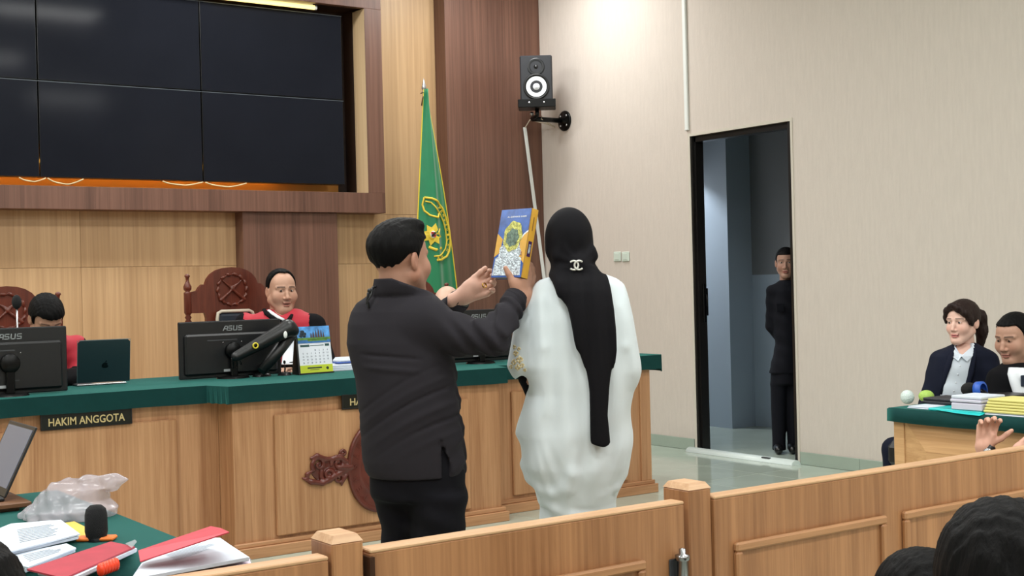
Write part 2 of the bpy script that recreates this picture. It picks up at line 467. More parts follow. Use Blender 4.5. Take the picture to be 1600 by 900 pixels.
def joinm(parts):
    """several (V, Q, C) into one"""
    Vs, Qs, Cs, o = [], [], [], 0
    for V, Q, C in parts: Vs.append(V); Qs.append(np.asarray(Q)+o); Cs.append(C); o += len(V)
    return np.concatenate(Vs), np.concatenate(Qs), np.concatenate(Cs)
# ================================================================== THE SETTING
WALLP = M('beige_wallpaper', (207, 197, 188), 0.85, var=0.03, vscale=14.0, bump=0.25, bscale=55.0, stretch=(3, 3, 0.35))
CEILM = M('white_ceiling', (225, 225, 220), 0.9)
PLAIN = M('cream_plaster', (205, 198, 186), 0.9)
TILE = M('pale_green_floor_tile', (178, 190, 178), 0.10, var=0.05, vscale=3.0, spec=0.5)
SKIRT = M('grey_green_skirting_tile', (158, 172, 160), 0.2, var=0.05, vscale=5.0)
JOINT = M('tile_grout', (140, 150, 142), 0.8)
DOORBLK = M('black_door_frame_paint', (22, 20, 20), 0.35)
CORR = M('corridor_blue_grey_paint', (150, 164, 178), 0.7)
CORRD = M('corridor_slate_and_shade', (108, 112, 116), 0.7)  # slate of ceiling and slab, also the wall's painted shade
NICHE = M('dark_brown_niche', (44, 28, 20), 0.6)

XW, YB = 7.88, 10.85
fl_ = MB().box((-5.2, -5.2, -0.2), (XW+2.2, 11.4, -0.004)); floor = struct('floor', fl_, TILE)
tile = None
for ix in range(10):
    for iy in range(11):
        x0 = XW-0.012-0.6*(ix+1); y0 = 2.95+0.6*iy
        if x0 < 1.6 or y0 > 10.0: continue
        if tile is None:
            tile = MB().box((0.0015, 0.0015, -0.012), (0.5985, 0.5985, 0.0), 0.0016).obj('floor_tile', TILE, floor, local=True)
            o = tile
        else:
            o = tile.copy(); link(o); o.parent = floor
        o.location = (x0, y0, 0)
grout = box('grout_bed', (XW-6.02, 2.94, -0.0038), (XW-0.01, 9.5, -0.0035), JOINT, floor)

# back wall: oak sheets on a plain backing
wb = struct('wall_back', MB().box((-5.2, YB+0.30, -0.2), (XW+0.3, YB+0.5, CEIL)), PLAIN)
def sheets(x0, x1, z0, z1, w, y=YB, th=0.02, mt=OAKW, nm='oak_panel', parent=None):
    n = max(1, round((x1-x0)/w)); ww = (x1-x0)/n
    for i in range(n):
        box(nm, (x0+i*ww+0.001, y, z0+0.001), (x0+(i+1)*ww-0.001, y+th, z1-0.001), mt, parent, 0.0015)
sheets(-0.8, 4.64, 0.0, 1.723, 1.22, parent=wb); sheets(-0.8, 4.64, 1.723, 2.37, 1.22, parent=wb)
sheets(5.56, 6.752, 0.0, 1.723, 1.2, parent=wb); sheets(5.56, 6.752, 1.723, 2.187, 1.2, parent=wb); sheets(6.04, 6.752, 2.187, 4.30, 1.2, parent=wb)
sheets(5.56, 6.752, 4.30, CEIL, 1.2, parent=wb)
sheets(-0.8, 5.56, 4.2, CEIL, 1.2, parent=wb)
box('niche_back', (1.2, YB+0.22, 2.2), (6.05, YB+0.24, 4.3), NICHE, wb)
# pilaster under the screens, and the tall walnut pilaster in the corner
p = struct('trim_1', MB().box((6.752, 10.66, 0), (XW, YB+0.3, CEIL), 0.003), WALN)
p = struct('trim_2', MB().box((4.64, 10.69, 0), (5.56, YB+0.3, 2.187), 0.003), WALN)
# walnut surround of the video wall
sur = struct('trim_3', MB().box((1.2, 10.64, 2.187), (6.04, 10.70, 2.372), 0.002), WALN)
box('surround_stile', (5.865, 10.64, 2.372), (6.04, 10.70, 4.075), WALN, sur, 0.002)
box('surround_head', (1.2, 10.64, 4.075), (6.04, 10.70, 4.27), WALN, sur, 0.002)
box('surround_side_return', (6.02, 10.70, 2.187), (6.04, YB, 4.27), WALN, sur)
box('surround_sill', (1.2, 10.70, 2.187), (6.02, YB+0.22, 2.372), WALN, sur)
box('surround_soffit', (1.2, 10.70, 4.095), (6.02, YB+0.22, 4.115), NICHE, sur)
box('tan_reveal', (5.864, 10.645, 2.373), (5.90, 10.868, 4.074), TAN, sur)
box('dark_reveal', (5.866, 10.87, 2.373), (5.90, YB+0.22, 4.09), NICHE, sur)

# right wall with the doorway (built in three pieces round the opening)
DY0, DY1, DZ = 7.31, 8.482, 2.751
wr = MB(); T = 0.11
wr.box((XW, DY1, -0.2), (XW+T, 11.4, CEIL)).box((XW, -5.2, -0.2), (XW+T, DY0, CEIL)).box((XW, DY0, DZ), (XW+T, DY1, CEIL))
wr = struct('wall_right', wr, WALLP)
dk = struct('door_1', MB().box((XW+0.03, DY1-0.035, 0), (XW+T+0.01, DY1, DZ)).box((XW+0.03, DY0, DZ-0.05), (XW+T+0.01, DY1, DZ)).box((XW+0.004, DY0-0.001, 0), (XW+T+0.01, DY0+0.035, DZ)), DOORBLK)
box('door_edge_bead', (XW+0.004, DY1-0.018, 0), (XW+0.03, DY1, DZ), DOORBLK, dk)
box('strike_plate', (XW+0.10, DY1-0.045, 1.18), (XW+0.13, DY1-0.034, 1.42), BLACKM, dk, 0.003)
lk = MB().box((XW+0.07, DY1-0.050, 1.12), (XW+0.10, DY1-0.034, 1.46), 0.004).tube([(XW+0.085, DY1-0.05, 1.36), (XW+0.085, DY1-0.075, 1.36), (XW+0.085, DY1-0.078, 1.26)], 0.008, 8)
lk.obj('door_handle', BLACKM, dk)
# thin pale plaster bead round the opening
box('pale_bead', (XW-0.006, DY1, 0), (XW+0.02, DY1+0.025, DZ+0.025), PLAIN, dk); box('pale_bead', (XW-0.006, DY0-0.025, DZ), (XW+0.02, DY1, DZ+0.025), PLAIN, dk)
box('pale_bead', (XW-0.006, DY0-0.025, 0), (XW+0.02, DY0-0.002, DZ), PLAIN, dk)
# skirting tiles
sk = struct('baseboard_right', MB().box((XW-0.004, DY1+0.03, 0), (XW, 10.66, 0.098)).box((XW-0.004, -1, 0), (XW, DY0-0.03, 0.098)), JOINT)
stile = None
ys = [DY1+0.03+0.6*i for i in range(4)]+[DY0-0.03-0.6*(i+1) for i in range(7)]
for y0 in ys:
    if stile is None: stile = MB().box((XW-0.012, 0.001, 0.0), (XW-0.003, 0.599, 0.101), 0.002).obj('skirting_tile', SKIRT, sk, local=True); o = stile
    else: o = stile.copy(); link(o); o.parent = sk
    o.location = (0, y0, 0)
# rest of the shell
struct('ceiling', MB().box((-5.2, -5.2, CEIL), (XW+0.3, 11.4, CEIL+0.1)), CEILM)
struct('wall_left', MB().box((-5.3, -5.2, -0.2), (-5.1, 11.4, CEIL)), PLAIN)
struct('wall_front', MB().box((-5.2, -5.3, -0.2), (XW+0.3, -5.1, CEIL)), PLAIN)
# corridor behind the doorway
co = struct('wall_corridor', MB().box((9.63, 5.5, -0.2), (9.75, 12.2, 1.53)), CORR)
box('upper_painted_shade', (9.63, 5.5, 1.53), (9.75, 12.2, 3.1), CORRD, co)  # shade on the upper wall, put in as a darker colour
box('corridor_pier', (9.30, 9.497, -0.2), (9.63, 12.2, 3.1), CORR, co)
box('corridor_end', (XW+T, 12.2, -0.2), (9.75, 12.3, 3.1), CORR, co); box('corridor_near_end', (XW+T, 5.4, -0.2), (9.75, 5.5, 3.1), CORR, co)
box('added_shadow_slab', (8.2, 10.0, 2.60), (9.29, 10.08, 3.1), CORRD, co)  # unseen slab added to cast the diagonal shadow on the pier
box('corridor_ceiling', (XW+T, 5.4, 3.1), (9.75, 12.3, 3.15), CORRD, co)
struct('trim_4', MB().box((1.3, 7.7, 0.0), (6.0, 10.6, 0.16)), OAKB)   # judges' platform behind the bench

# ================================================================== VIDEO WALL
SCREEN = M('glossy_black_screen', (27, 29, 36), 0.10, var=0.12, vscale=1.5, spec=0.06)
BEZEL = M('screen_bezel', (10, 10, 12), 0.3)
cols = {0: 'cut by the picture edge', 1: 'in the middle column', 2: 'beside the tan reveal'}
for r_, zz in ((0, 3.232), (1, 2.45)):
    for c_ in range(3):
        x0 = 1.577+1.376*c_
        d = thing('display_panel', (x0+0.688, 10.80, zz), '%s row screen of black video wall, %s' % (('upper', 'lower')[r_], cols[c_]), 'screen', 'screens of the video wall')
        box('housing', (x0+0.004, 10.79, zz+0.004), (x0+1.372, 10.90, zz+0.776), BEZEL, d, 0.003)
        box('screen', (x0+0.010, 10.786, zz+0.010), (x0+1.366, 10.791, zz+0.772), SCREEN, d)
        box('bezel_edge', (x0+0.002, 10.783, zz+0.774), (x0+1.374, 10.80, zz+0.778), M('thin_bezel_edge', (96, 104, 112), 0.3), d)
WARM = M('warm_led_tube', (255, 226, 140), 0.5, emit=2.2)
WARMHID = M('warm_led_tube_strong', (255, 190, 84), 0.5, emit=30.0)
a = on(330, -6, 1, 10.72); b = on(491, 12, 1, 10.72)
t = thing('led_tube', a, 'warm yellow fluorescent tube lit above the upper screens', 'lamp')
MB().tube([a, b], 0.02, 12).obj('tube', WARM, t)
e = MB().tube([b, b+(0.02, 0, 0)], 0.021, 12); e.obj('end_cap', WHITEP, t)
MB().box((a[0], 10.74, 4.05), (b[0], 10.78, 4.09), 0.004).obj('batten', WHITEP, t)
t = thing('led_strip', (3.9, 10.99, 2.372), 'amber strip light glowing in the gap under the lower screens', 'lamp')
MB().tube([(1.6, 10.99, 2.60), (5.1, 10.99, 2.60)], 0.014, 8).obj('tube', WARMHID, t)
MB().box((1.6, 11.006, 2.585), (5.1, 11.02, 2.615)).obj('batten', WHITEP, t); MB().box((1.6, 11.02, 2.372), (5.75, 11.068, 2.75)).obj('added_glow_board', M('ochre_glow_board', (214, 150, 70), 0.7), t)  # the ochre board is added to catch the amber glow behind the gap
CABLE = M('pale_cable', (226, 216, 170), 0.5)
cbl = thing('cable_loops', (3.6, 10.74, 2.40), 'pale cables looping in the lit gap below the screens', 'cable')
for x0, x1, dp in ((2.78, 2.98, 0.03), (3.0, 3.28, 0.045), (3.95, 4.3, 0.03), (4.33, 4.7, 0.035)):
    pts = [(x0+(x1-x0)*i/12, 10.74+0.02*math.sin(i), 2.440-dp*math.sin(PI*i/12)) for i in range(13)]
    MB().tube(pts, 0.005, 6).obj('cable', CABLE, cbl)

# ================================================================== JUDGES' BENCH
bn = thing('judges_bench', (3.79, 6.9, 0), 'long oak veneered bench with raised panels and stepped plinth', 'bench')
bd = MB().box((2.89, 6.87, 0.0), (4.69, 7.55, 0.955), 0.002).obj('centre_body', OAKB, bn)
box('wing_body', (1.25, 7.07, 0.0), (2.889, 7.55, 0.955), OAKB, bn, 0.002); box('wing_body', (4.691, 7.07, 0.0), (6.115, 7.55, 0.955), OAKB, bn, 0.002); box('end_panel', (6.07, 7.551, 0.0), (6.115, 7.94, 0.955), OAKB, bn, 0.002)
PANB = wood('bench_panel_oak', (200, 153, 112), (155, 107, 71), 'z', 60, 1.6, 0.4)
box('raised_panel', (3.135, 6.845, 0.105), (4.445, 6.872, 0.792), PANB, bn, 0.006)
box('raised_panel', (1.45, 7.048, 0.105), (2.638, 7.072, 0.794), PANB, bn, 0.006); box('raised_panel', (4.914, 7.048, 0.108), (5.885, 7.072, 0.794), PANB, bn, 0.006)
for (x0, x1, y) in ((2.865, 4.718, 6.87), (1.2, 2.86, 7.07), (4.72, 6.145, 7.07)):
    box('plinth', (x0, y-0.045, 0.0), (x1, y-0.001, 0.062), OAKBX, bn, 0.003)
    box('plinth_step', (x0+0.012, y-0.025, 0.062), (x1-0.012, y-0.001, 0.088), OAKBX, bn, 0.004)
box('stile', (6.02, 7.055, 0.088), (6.112, 7.07, 0.955), OAKB, bn, 0.002)
# cloth over the bench top
plan = [(1.15, 7.015), (2.80, 7.012), (2.852, 6.825), (4.728, 6.825), (4.78, 7.012), (6.19, 7.012), (6.222, 7.05), (6.222, 7.96), (1.15, 7.96)]
cl = MB().prism([(x, y) for x, y in plan], 0.010, (0, 0, 0.962), (1, 0, 0), (0, 1, 0))
for i in range(0, 7):
    a = np.array(plan[i]); b = np.array(plan[i+1]); n = 14; d = b-a; ln = np.linalg.norm(d); nr = np.array([-d[1], d[0]])/ln
    G = [[], []]
    for k in range(n+1):
        q = a+d*k/n; wv = 0.002*math.sin(k*1.9+i); lowz = 0.874-(0.02 if i >= 5 else 0)+0.002*math.sin(k*1.3)
        G[0].append((q[0], q[1], 0.972)); G[1].append((q[0]-nr[0]*wv, q[1]-nr[1]*wv, lowz))
    cl.sheet(G, False, -0.006)
tag(cl.obj('bench_cloth', GREEN), 'dark green cloth covering the long bench top', 'tablecloth')
# name boards
PLATE = M('black_name_board', (18, 22, 18), 0.3)
def nameplate(x0, x1, y, txt, w, label):
    t = thing('name_board', ((x0+x1)/2, y, 0.79), label, 'sign')
    box('board', (x0, y-0.014, 0.792), (x1, y-0.001, 0.879), PLATE, t, 0.002)
    fr = MB(); g = 0.006
    for (a, b) in (((x0, 0.872), (x1, 0.879)), ((x0, 0.792), (x1, 0.797)), ((x0, 0.797), (x0+g, 0.872)), ((x1-g, 0.797), (x1, 0.872))):
        fr.box((a[0], y-0.018, a[1]), (b[0], y-0.013, b[1]), 0.001)
    fr.obj('frame', BLACKP, t)
    letters(txt, w, 0.042, ((x0+x1)/2, y-0.0145, 0.832), (1, 0, 0), (0, 0, 1), 0.003, GOLD, t)
nameplate(1.895, 2.380, 7.046, 'HAKIM ANGGOTA', 0.405, 'black board lettered HAKIM ANGGOTA on the left wing of the bench')
nameplate(3.553, 4.027, 6.843, 'HAKIM KETUA', 0.37, 'black board beginning HA, half hidden by the man in dark clothes')

# carved emblem: oval board, raised rim, ring of letters, scrolls
em = thing('carved_emblem', (3.79, 6.845, 0.165), 'dark red carved wooden oval with leaf scrolls on the bench front', 'carving')
EX, EZ, EA, EB = 3.79, 0.443, 0.212, 0.278
S = Sdf((EX-0.23, 6.80, EZ-0.30), (EX+0.23, 6.86, EZ+0.30), 0.005)
X, Y, Z = S.grid()
q = np.sqrt(((X-EX)/EA)**2+((Z-EZ)/EB)**2)
dm = (q-1)*EA
hgt = 0.024+0.006*np.exp(-((q-0.95)/0.03)**2)+0.006*np.exp(-((q-0.62)/0.03)**2)-0.004*(q < 0.58)
S.d = np.maximum(dm, np.maximum((6.845-hgt)-Y, Y-6.846)).astype(np.float32)
S.d = S.d+0*X; S.blur(1); V, Q = S.mesh()
V = V-np.array([3.79, 6.845, 0.165]); fmesh('oval_board', V, Q, MAHO2, em)
word = 'PENGADILAN NEGERI'
for i, ch in enumerate(word):
    if ch == ' ': continue
    an = math.radians(232-284*i/(len(word)-1)); cx = EX+0.79*EA*math.cos(an); cz = EZ+0.79*EB*math.sin(an)
    tg = np.array([math.sin(an), 0, -math.cos(an)]); up = np.array([math.cos(an), 0, math.sin(an)])
    lt = MB(); lettering(lt, ch, 0.026, 0.036, (cx, 6.8215, cz), tg, up, 0.008); lt.obj('letter', MAHO2, em)
S = Sdf((-0.10, -0.02, -0.16), (0.10, 0.02, 0.16), 0.004)   # scales and keris in the middle
S.cone((0, -0.004, -0.11), (0, -0.004, 0.12), 0.010, 0.006); S.cone((-0.075, -0.004, 0.06), (0.075, -0.004, 0.06), 0.006)
for sx in (-1, 1):
    S.ell((sx*0.07, -0.003, -0.01), (0.03, 0.008, 0.014)); S.cone((sx*0.07, -0.003, 0.06), (sx*0.07, -0.003, 0), 0.004)
S.ell((0, -0.003, -0.10), (0.05, 0.009, 0.02))
V, Q = S.mesh(); fmesh('centre_relief', V+np.array([0, -0.022, EZ-0.165]), Q, MAHO2, em)
def scroll(side):
    S = Sdf((-0.30, -0.035, -0.13), (0.03, 0.01, 0.13), 0.0045)
    def spiral(cx, cz, r0, turns, a0, sgn, w0):
        pts = []; rs = []
        for i in range(26):
            t_ = i/25; an = a0+sgn*turns*2*PI*t_; r = r0*(1-0.8*t_)
            pts.append((cx+r*math.cos(an), -0.010-0.008*t_, cz+r*math.sin(an))); rs.append(w0*(1-0.45*t_))
        S.chain(pts, rs, 0.003)
    spiral(-0.19, 0.035, 0.045, 1.3, -2.4, -1, 0.012); spiral(-0.13, -0.03, 0.05, 1.4, 2.6, 1, 0.013)
    spiral(-0.065, 0.03, 0.045, 1.3, 3.2, -1, 0.012); spiral(-0.055, -0.055, 0.035, 1.3, 1.8, 1, 0.010); spiral(-0.03, 0.085, 0.022, 1.2, 3.5, -1, 0.008)
    S.chain([(-0.29, -0.008, -0.035), (-0.24, -0.014, -0.06), (-0.17, -0.016, -0.075), (-0.09, -0.014, -0.04), (0.0, -0.012, -0.01)], [0.007, 0.016, 0.015, 0.014, 0.016], 0.01)
    S.chain([(-0.26, -0.008, -0.05), (-0.265, -0.014, -0.015), (-0.235, -0.014, 0.0)], [0.010, 0.013, 0.006], 0.006)
    S.chain([(-0.24, -0.01, 0.075), (-0.20, -0.014, 0.085), (-0.14, -0.012, 0.06), (-0.05, -0.012, 0.06), (0.0, -0.01, 0.03)], [0.006, 0.014, 0.013, 0.013, 0.014], 0.01)
    S.ell((-0.12, 0.0, -0.005), (0.125, 0.009, 0.072), 0.004); S.chain([(-0.06, -0.012, 0.005), (0.015, -0.01, 0.0)], [0.018, 0.022], 0.01); S.chain([(-0.045, -0.01, -0.10), (-0.03, -0.012, -0.06), (0.0, -0.01, -0.03)], [0.006, 0.013, 0.012], 0.01)
    S.cut(lambda X, Y, Z: Y-0.0005+0*X+0*Z)
    V, Q = S.mesh(); V[:, 0] *= side
    if side < 0: Q = Q[:, ::-1]
    fmesh('leaf_scroll', V+np.array([-side*0.205 if side > 0 else 0.205, 0, EZ-0.165+0.01]), Q, MAHO2, em)
scroll(1); scroll(-1)

# ================================================================== THINGS ON THE BENCH
BZ = 0.9722
def logo_strokes(mb, o, x, y, h):
    """the outlined angular four letter maker's mark seen on the monitor backs"""
    o = np.array(o, float); x = np.array(x, float); y = np.array(y, float); nn = np.cross(x, y); w = h*0.95; th = h*0.17
    def bar(p, q, t=th):
        p = np.array(p)*1.0; q = np.array(q)*1.0; d = q-p; d /= np.linalg.norm(d); pr = np.array([-d[1], d[0]])*t/2
        P = [p+pr, q+pr, q-pr, p-pr]; mb.prism([tuple(c) for c in P], 0.002, o, x, y)
    s = h*0.12; off = -2.1*w
    def seg(x0, y0, x1, y1): bar((off+x0*w+s*y0, y0*h), (off+x1*w+s*y1, y1*h))
    seg(0, 0, 0.45, 1); seg(0.45, 0.92, 0.95, 0.92); seg(0.9, 0, 0.9, 1); seg(0.3, 0.40, 0.9, 0.40)
    for k in (1, 3):
        b_ = k*1.12
        seg(b_, 0.92, b_+0.85, 0.92); seg(b_+0.08, 1, b_+0.08, 0.5); seg(b_, 0.5, b_+0.85, 0.5); seg(b_+0.80, 0.5, b_+0.80, 0); seg(b_, 0.08, b_+0.85, 0.08)
    b_ = 2.24; seg(b_+0.08, 1, b_+0.08, 0); seg(b_, 0.08, b_+0.85, 0.08); seg(b_+0.80, 1, b_+0.80, 0)
LOGOM = M('grey_logo_print', (150, 156, 160), 0.35, metal=0.3)
def monitor(name_label, cx, y, zb, w, h, logo_dx=0.0):
    t = thing('monitor', (cx, y, BZ), name_label, 'monitor', None)
    x0, x1 = cx-w/2, cx+w/2
    box('panel', (x0, y, zb), (x1, y+0.022, zb+h), BLACKP, t, 0.005)
    box('back_cover', (x0+0.03, y-0.022, zb+0.02), (x1-0.03, y+0.002, zb+h-0.075), BLACKP, t, 0.014)
    box('top_edge', (x0+0.004, y+0.001, zb+h-0.003), (x1-0.004, y+0.021, zb+h+0.001), DGREY, t)
    box('screen', (x0+0.01, y+0.0215, zb+0.018), (x1-0.01, y+0.0228, zb+h-0.01), SCREEN, t)
    mb = MB(); logo_strokes(mb, (cx+logo_dx, y-0.0005, zb+h-0.060), (1, 0, 0), (0, 0, 1), 0.030); mb.obj('logo', LOGOM, t)
    mb = MB(); mb.lathe([(0.0, 0.03), (0.045, 0.03), (0.052, 0.022), (0.052, 0.0)], (cx, y-0.022, zb+h*0.47), (0, -1, 0), 24); mb.obj('stand_mount', BLACKM, t)
    box('stand_neck', (cx-0.022, y-0.05, BZ+0.01), (cx+0.022, y-0.024, zb+h*0.5), BLACKM, t, 0.006)
    MB().lathe([(0.0, 0.014), (0.09, 0.012), (0.10, 0.0)], (cx, y-0.02, BZ), (0, 0, 1), 28).obj('stand_base', BLACKM, t)
    for k in (-1, 1): MB().lathe([(0.0, 0.003), (0.004, 0.0)], (cx+k*0.06, y-0.022, zb+h*0.62), (0, -1, 0), 8).obj('screw', STEEL, t)
    box('vent_slot', (cx-0.16, y-0.0235, zb+h*0.655), (cx+0.03, y-0.0215, zb+h*0.675), DGREY, t)
    box('rating_label', (cx-0.06, y-0.0235, zb+0.035), (cx-0.02, y-0.0215, zb+0.05), M('grey_label', (170, 174, 178), 0.5), t)
    box('port_bar', (cx+0.02, y-0.0235, zb+0.07), (cx+0.05, y-0.0215, zb+0.076), DGREY, t)
    return t
A = on(281, 592, 1, 7.5); B = on(440, 586, 1, 7.5); T_ = on(360, 501, 1, 7.5)
monitor('black monitor seen from behind, in front of the judge with red yoke', (A[0]+B[0])/2, 7.5, BZ+0.006, B[0]-A[0], T_[2]-BZ-0.006, 0.01)
B = on(105, 560, 1, 7.25); T_ = on(60, 511, 1, 7.25)
monitor('black monitor seen from behind, cut by the left picture edge', B[0]-0.31, 7.25, BZ+0.006, 0.62, T_[2]-BZ-0.006, 0.01)
A = on(694, 560, 1, 7.35); B = on(801, 560, 1, 7.35); T_ = on(745, 484, 1, 7.35)
monitor('black monitor seen from behind under the raised forearm', (A[0]+B[0])/2, 7.35, BZ+0.012, B[0]-A[0], T_[2]-BZ-0.012, 0.0)

# jointed arm in front of the middle monitor
t = thing('jointed_monitor_mount', on(410, 590, 2, BZ), 'thick black jointed monitor arm clamped to the bench beside calendar', 'arm')
Y0 = 7.32
pa = on(369, 557, 1, Y0); pb = on(450, 513, 1, Y0)
S = Sdf(np.minimum(pa, pb)-0.10, np.maximum(pa, pb)+0.10, 0.006)
S.cone(pa, pb, 0.030, 0.052, 0); S.cone(pb, on(457, 517, 1, Y0), 0.05, 0.04, 0.02)
V, Q = S.mesh(); fmesh('upper_arm', V-np.array(t.location), Q, BLACKP, t)
mb = MB().tube([on(455, 520, 1, Y0+0.03), on(432, 552, 1, Y0+0.04), on(408, 580, 1, Y0+0.03)], [0.042, 0.038, 0.030], 14); mb.obj('lower_arm', BLACKP, t)
c = on(409, 588, 2, BZ); MB().lathe([(0.0, 0.02), (0.05, 0.018), (0.058, 0.0)], c, (0, 0, 1), 24).obj('clamp_base', BLACKM, t)
MB().tube([c, c+(0, 0, 0.07)], 0.018, 12).obj('post', BLACKM, t)
c = on(399, 540, 1, Y0-0.045)
mb = MB().lathe([(0.0, 0.004), (0.011, 0.004), (0.011, 0.0)], c+(0, 0, 0), (0, -1, 0), 16); mb.obj('hub', BLACKM, t)
mb = MB().lathe([(0.011, 0.003), (0.011, 0.006), (0.019, 0.006), (0.019, 0.0)], c, (0, -1, 0), 20); mb.obj('yellow_ring', M('yellow_ring_paint', (222, 206, 60), 0.4), t, label='yellow ring mark')
mb = MB().ball(on(446, 523, 1, Y0-0.052), (0.013, 0.006, 0.022)); mb.obj('white_oval', WHITEP, t)
mb = MB()
for i in range(3):
    a = on(362+6*i, 560, 1, Y0); mb.tube([a, a+(0.02, 0.02, -0.03), a+(0.03, 0.05, -0.06+0.01*i)], 0.004, 6)
mb.obj('cable', BLACKP, t)

# desk calendar
c0 = on(470, 586, 2, BZ); c1 = on(524, 581.5, 2, BZ+0.002)
dX = c1-c0; dX[2] = 0; cw = np.linalg.norm(dX); dX /= cw; cw = 0.235; up = np.array([0, 0.16, 0.987]); nn = np.cross(dX, up)
t = thing('desk_calendar', c0+dX*cw/2, 'standing desk calendar with temple picture and lime green foot strip', 'calendar')
CH = 0.298
def cq(mb, u0, u1, v0, v1, off, th=0.001):
    o = c0+dX*(u0*cw)+up*(v0*CH)+nn*off
    mb.prism([(0, 0), ((u1-u0)*cw, 0), ((u1-u0)*cw, (v1-v0)*CH), (0, (v1-v0)*CH)], th, o, dX, up)
mb = MB(); cq(mb, -0.02, 1.02, 0.0, 0.03, 0.002, 0.004); cq(mb, -0.05, 1.0, 0.0, 1.0, -0.008, 0.007)
mb.prism([(0, 0), (0.10, 0), (0.045, CH*0.97)], 0.004, c0-dX*0.012, (0, 1, 0), (0, 0, 1)); mb.obj('black_stand', BLACKP, t)
mb = MB(); cq(mb, 0.0, 1.0, 0.03, 1.0, 0.0); mb.obj('page', M('calendar_page', (228, 234, 244), 0.6), t)
mb = MB(); cq(mb, 0.0, 1.0, 0.65, 1.0, 0.001); mb.obj('picture_sky', M('printed_sky', (84, 150, 224), 0.4, var=0.5, vscale=22), t)
mb = MB(); cq(mb, 0.0, 1.0, 0.65, 0.72, 0.002, 0.0006); mb.obj('picture_water', M('printed_water', (60, 116, 176), 0.4, var=0.3, vscale=30), t)
mb = MB(); cq(mb, 0.0, 1.0, 0.715, 0.765, 0.0026, 0.0006); cq(mb, 0.3, 0.9, 0.69, 0.73, 0.0026, 0.0006); mb.obj('picture_lawn', M('printed_lawn', (94, 138, 62), 0.5, var=0.3, vscale=40), t)
mb = MB()
for (u, wd, hh) in ((0.42, 0.05, 0.10), (0.49, 0.06, 0.14), (0.57, 0.06, 0.17), (0.65, 0.07, 0.19), (0.73, 0.06, 0.16), (0.80, 0.05, 0.12)):
    o = c0+dX*(u*cw)+up*(0.765*CH)+nn*0.0034
    w_ = wd*cw; h_ = hh*CH; mb.prism([(-w_/2, 0), (w_/2, 0), (w_*0.32, h_*0.55), (0, h_), (-w_*0.32, h_*0.55)], 0.0008, o, dX, up)
mb.obj('picture_temple', M('printed_temple', (78, 62, 66), 0.6), t)
mb = MB()
for k in range(9): mb.ball(c0+dX*cw*(0.10+0.035*(k % 4)+0.02*(k//4))+up*CH*(0.80+0.045*(k % 3))+nn*0.0028, (0.012, 0.0009, 0.010), 8, 5)
mb.obj('picture_tree', M('printed_tree', (36, 52, 66), 0.6), t)
mb = MB(); cq(mb, 0.06, 0.34, 0.575, 0.62, 0.001); cq(mb, 0.36, 0.78, 0.59, 0.605, 0.001); cq(mb, 0.82, 0.95, 0.575, 0.625, 0.001); mb.obj('month_heading', M('printed_heading', (50, 84, 84), 0.6), t)
mb = MB(); dn = 1
for rr in range(5):
    for cc in range(7):
        k = rr*7+cc-2
        if 1 <= k <= 31: lettering(mb, str(k), 0.010 if k > 9 else 0.006, 0.010, c0+dX*cw*(0.13+0.125*cc)+up*CH*(0.50-0.065*rr)+nn*0.0012, dX, up, 0.0005)
mb.obj('date_numbers', M('printed_dates', (70, 84, 104), 0.6), t)
mb = MB(); cq(mb, 0.0, 1.0, 0.03, 0.19, 0.001); mb.obj('lime_strip', M('lime_print', (190, 206, 52), 0.5), t)
mb = MB(); cq(mb, 0.22, 0.66, 0.115, 0.145, 0.002, 0.0005); cq(mb, 0.30, 0.58, 0.085, 0.095, 0.002, 0.0005); mb.ball(c0+dX*cw*0.83+up*CH*0.11+nn*0.003, (0.010, 0.001, 0.010), 10, 6); mb.obj('strip_print', M('dark_print', (44, 58, 44), 0.6), t)

# laptop on the left wing, lid towards us
a = on(121, 604, 2, BZ); b = on(202, 599.5, 2, BZ); ex = (b-a); lw = np.linalg.norm(ex); ex /= lw
tl = on(133, 535, 1, a[1]-0.06); tr = on(213.5, 531, 1, b[1]-0.06)
t = thing('laptop', (a+b)/2, 'slim dark teal-grey laptop with open lid on the left wing', 'laptop')
LID = M('dark_aluminium', (44, 66, 72), 0.35, metal=0.55)
up = ((tl+tr)/2-(a+b)/2); lh = np.linalg.norm(up); up /= lh; nn = np.cross(ex, up)
up = np.cross(nn, ex); sh = (tl-a) @ ex
P = [(0, 0.012), (lw, 0.012), (lw, lh-0.012), (lw-0.012, lh), (0.012, lh), (0, lh-0.012)]
mb = MB().prism(P, 0.006, a+np.array([0, 0, 0.008]), ex, up); mb.obj('lid', LID, t)
mb = MB().prism([(0.0, 0.012), (-0.003, 0.012), (-0.003, lh), (0.01, lh+0.003), (lw-0.01, lh+0.003), (lw+0.003, lh), (lw+0.003, 0.012), (lw, 0.012), (lw, lh), (0, lh)], 0.003, a+np.array([0, 0, 0.008])-nn*0.003, ex, up); mb.obj('lid_rim', SILVER, t)
mb = MB().box((a[0], a[1]+0.005, BZ), (b[0], a[1]+0.23, BZ+0.010), 0.004); mb.obj('keyboard_base', SILVER, t)
mb = MB(); cc = a+ex*lw*0.52+up*lh*0.46+nn*0.0062
ap = []
for i in range(28):
    an = 2*PI*i/28; r = 0.017*(1+0.10*math.cos(2*an)-0.05*math.sin(3*an)); r -= 0.008*math.exp(-((an-0.15)/0.25)**2)+0.008*math.exp(-((an-2*PI-0.15)/0.25)**2)
    ap.append((r*math.cos(an), r*math.sin(an)*1.05))
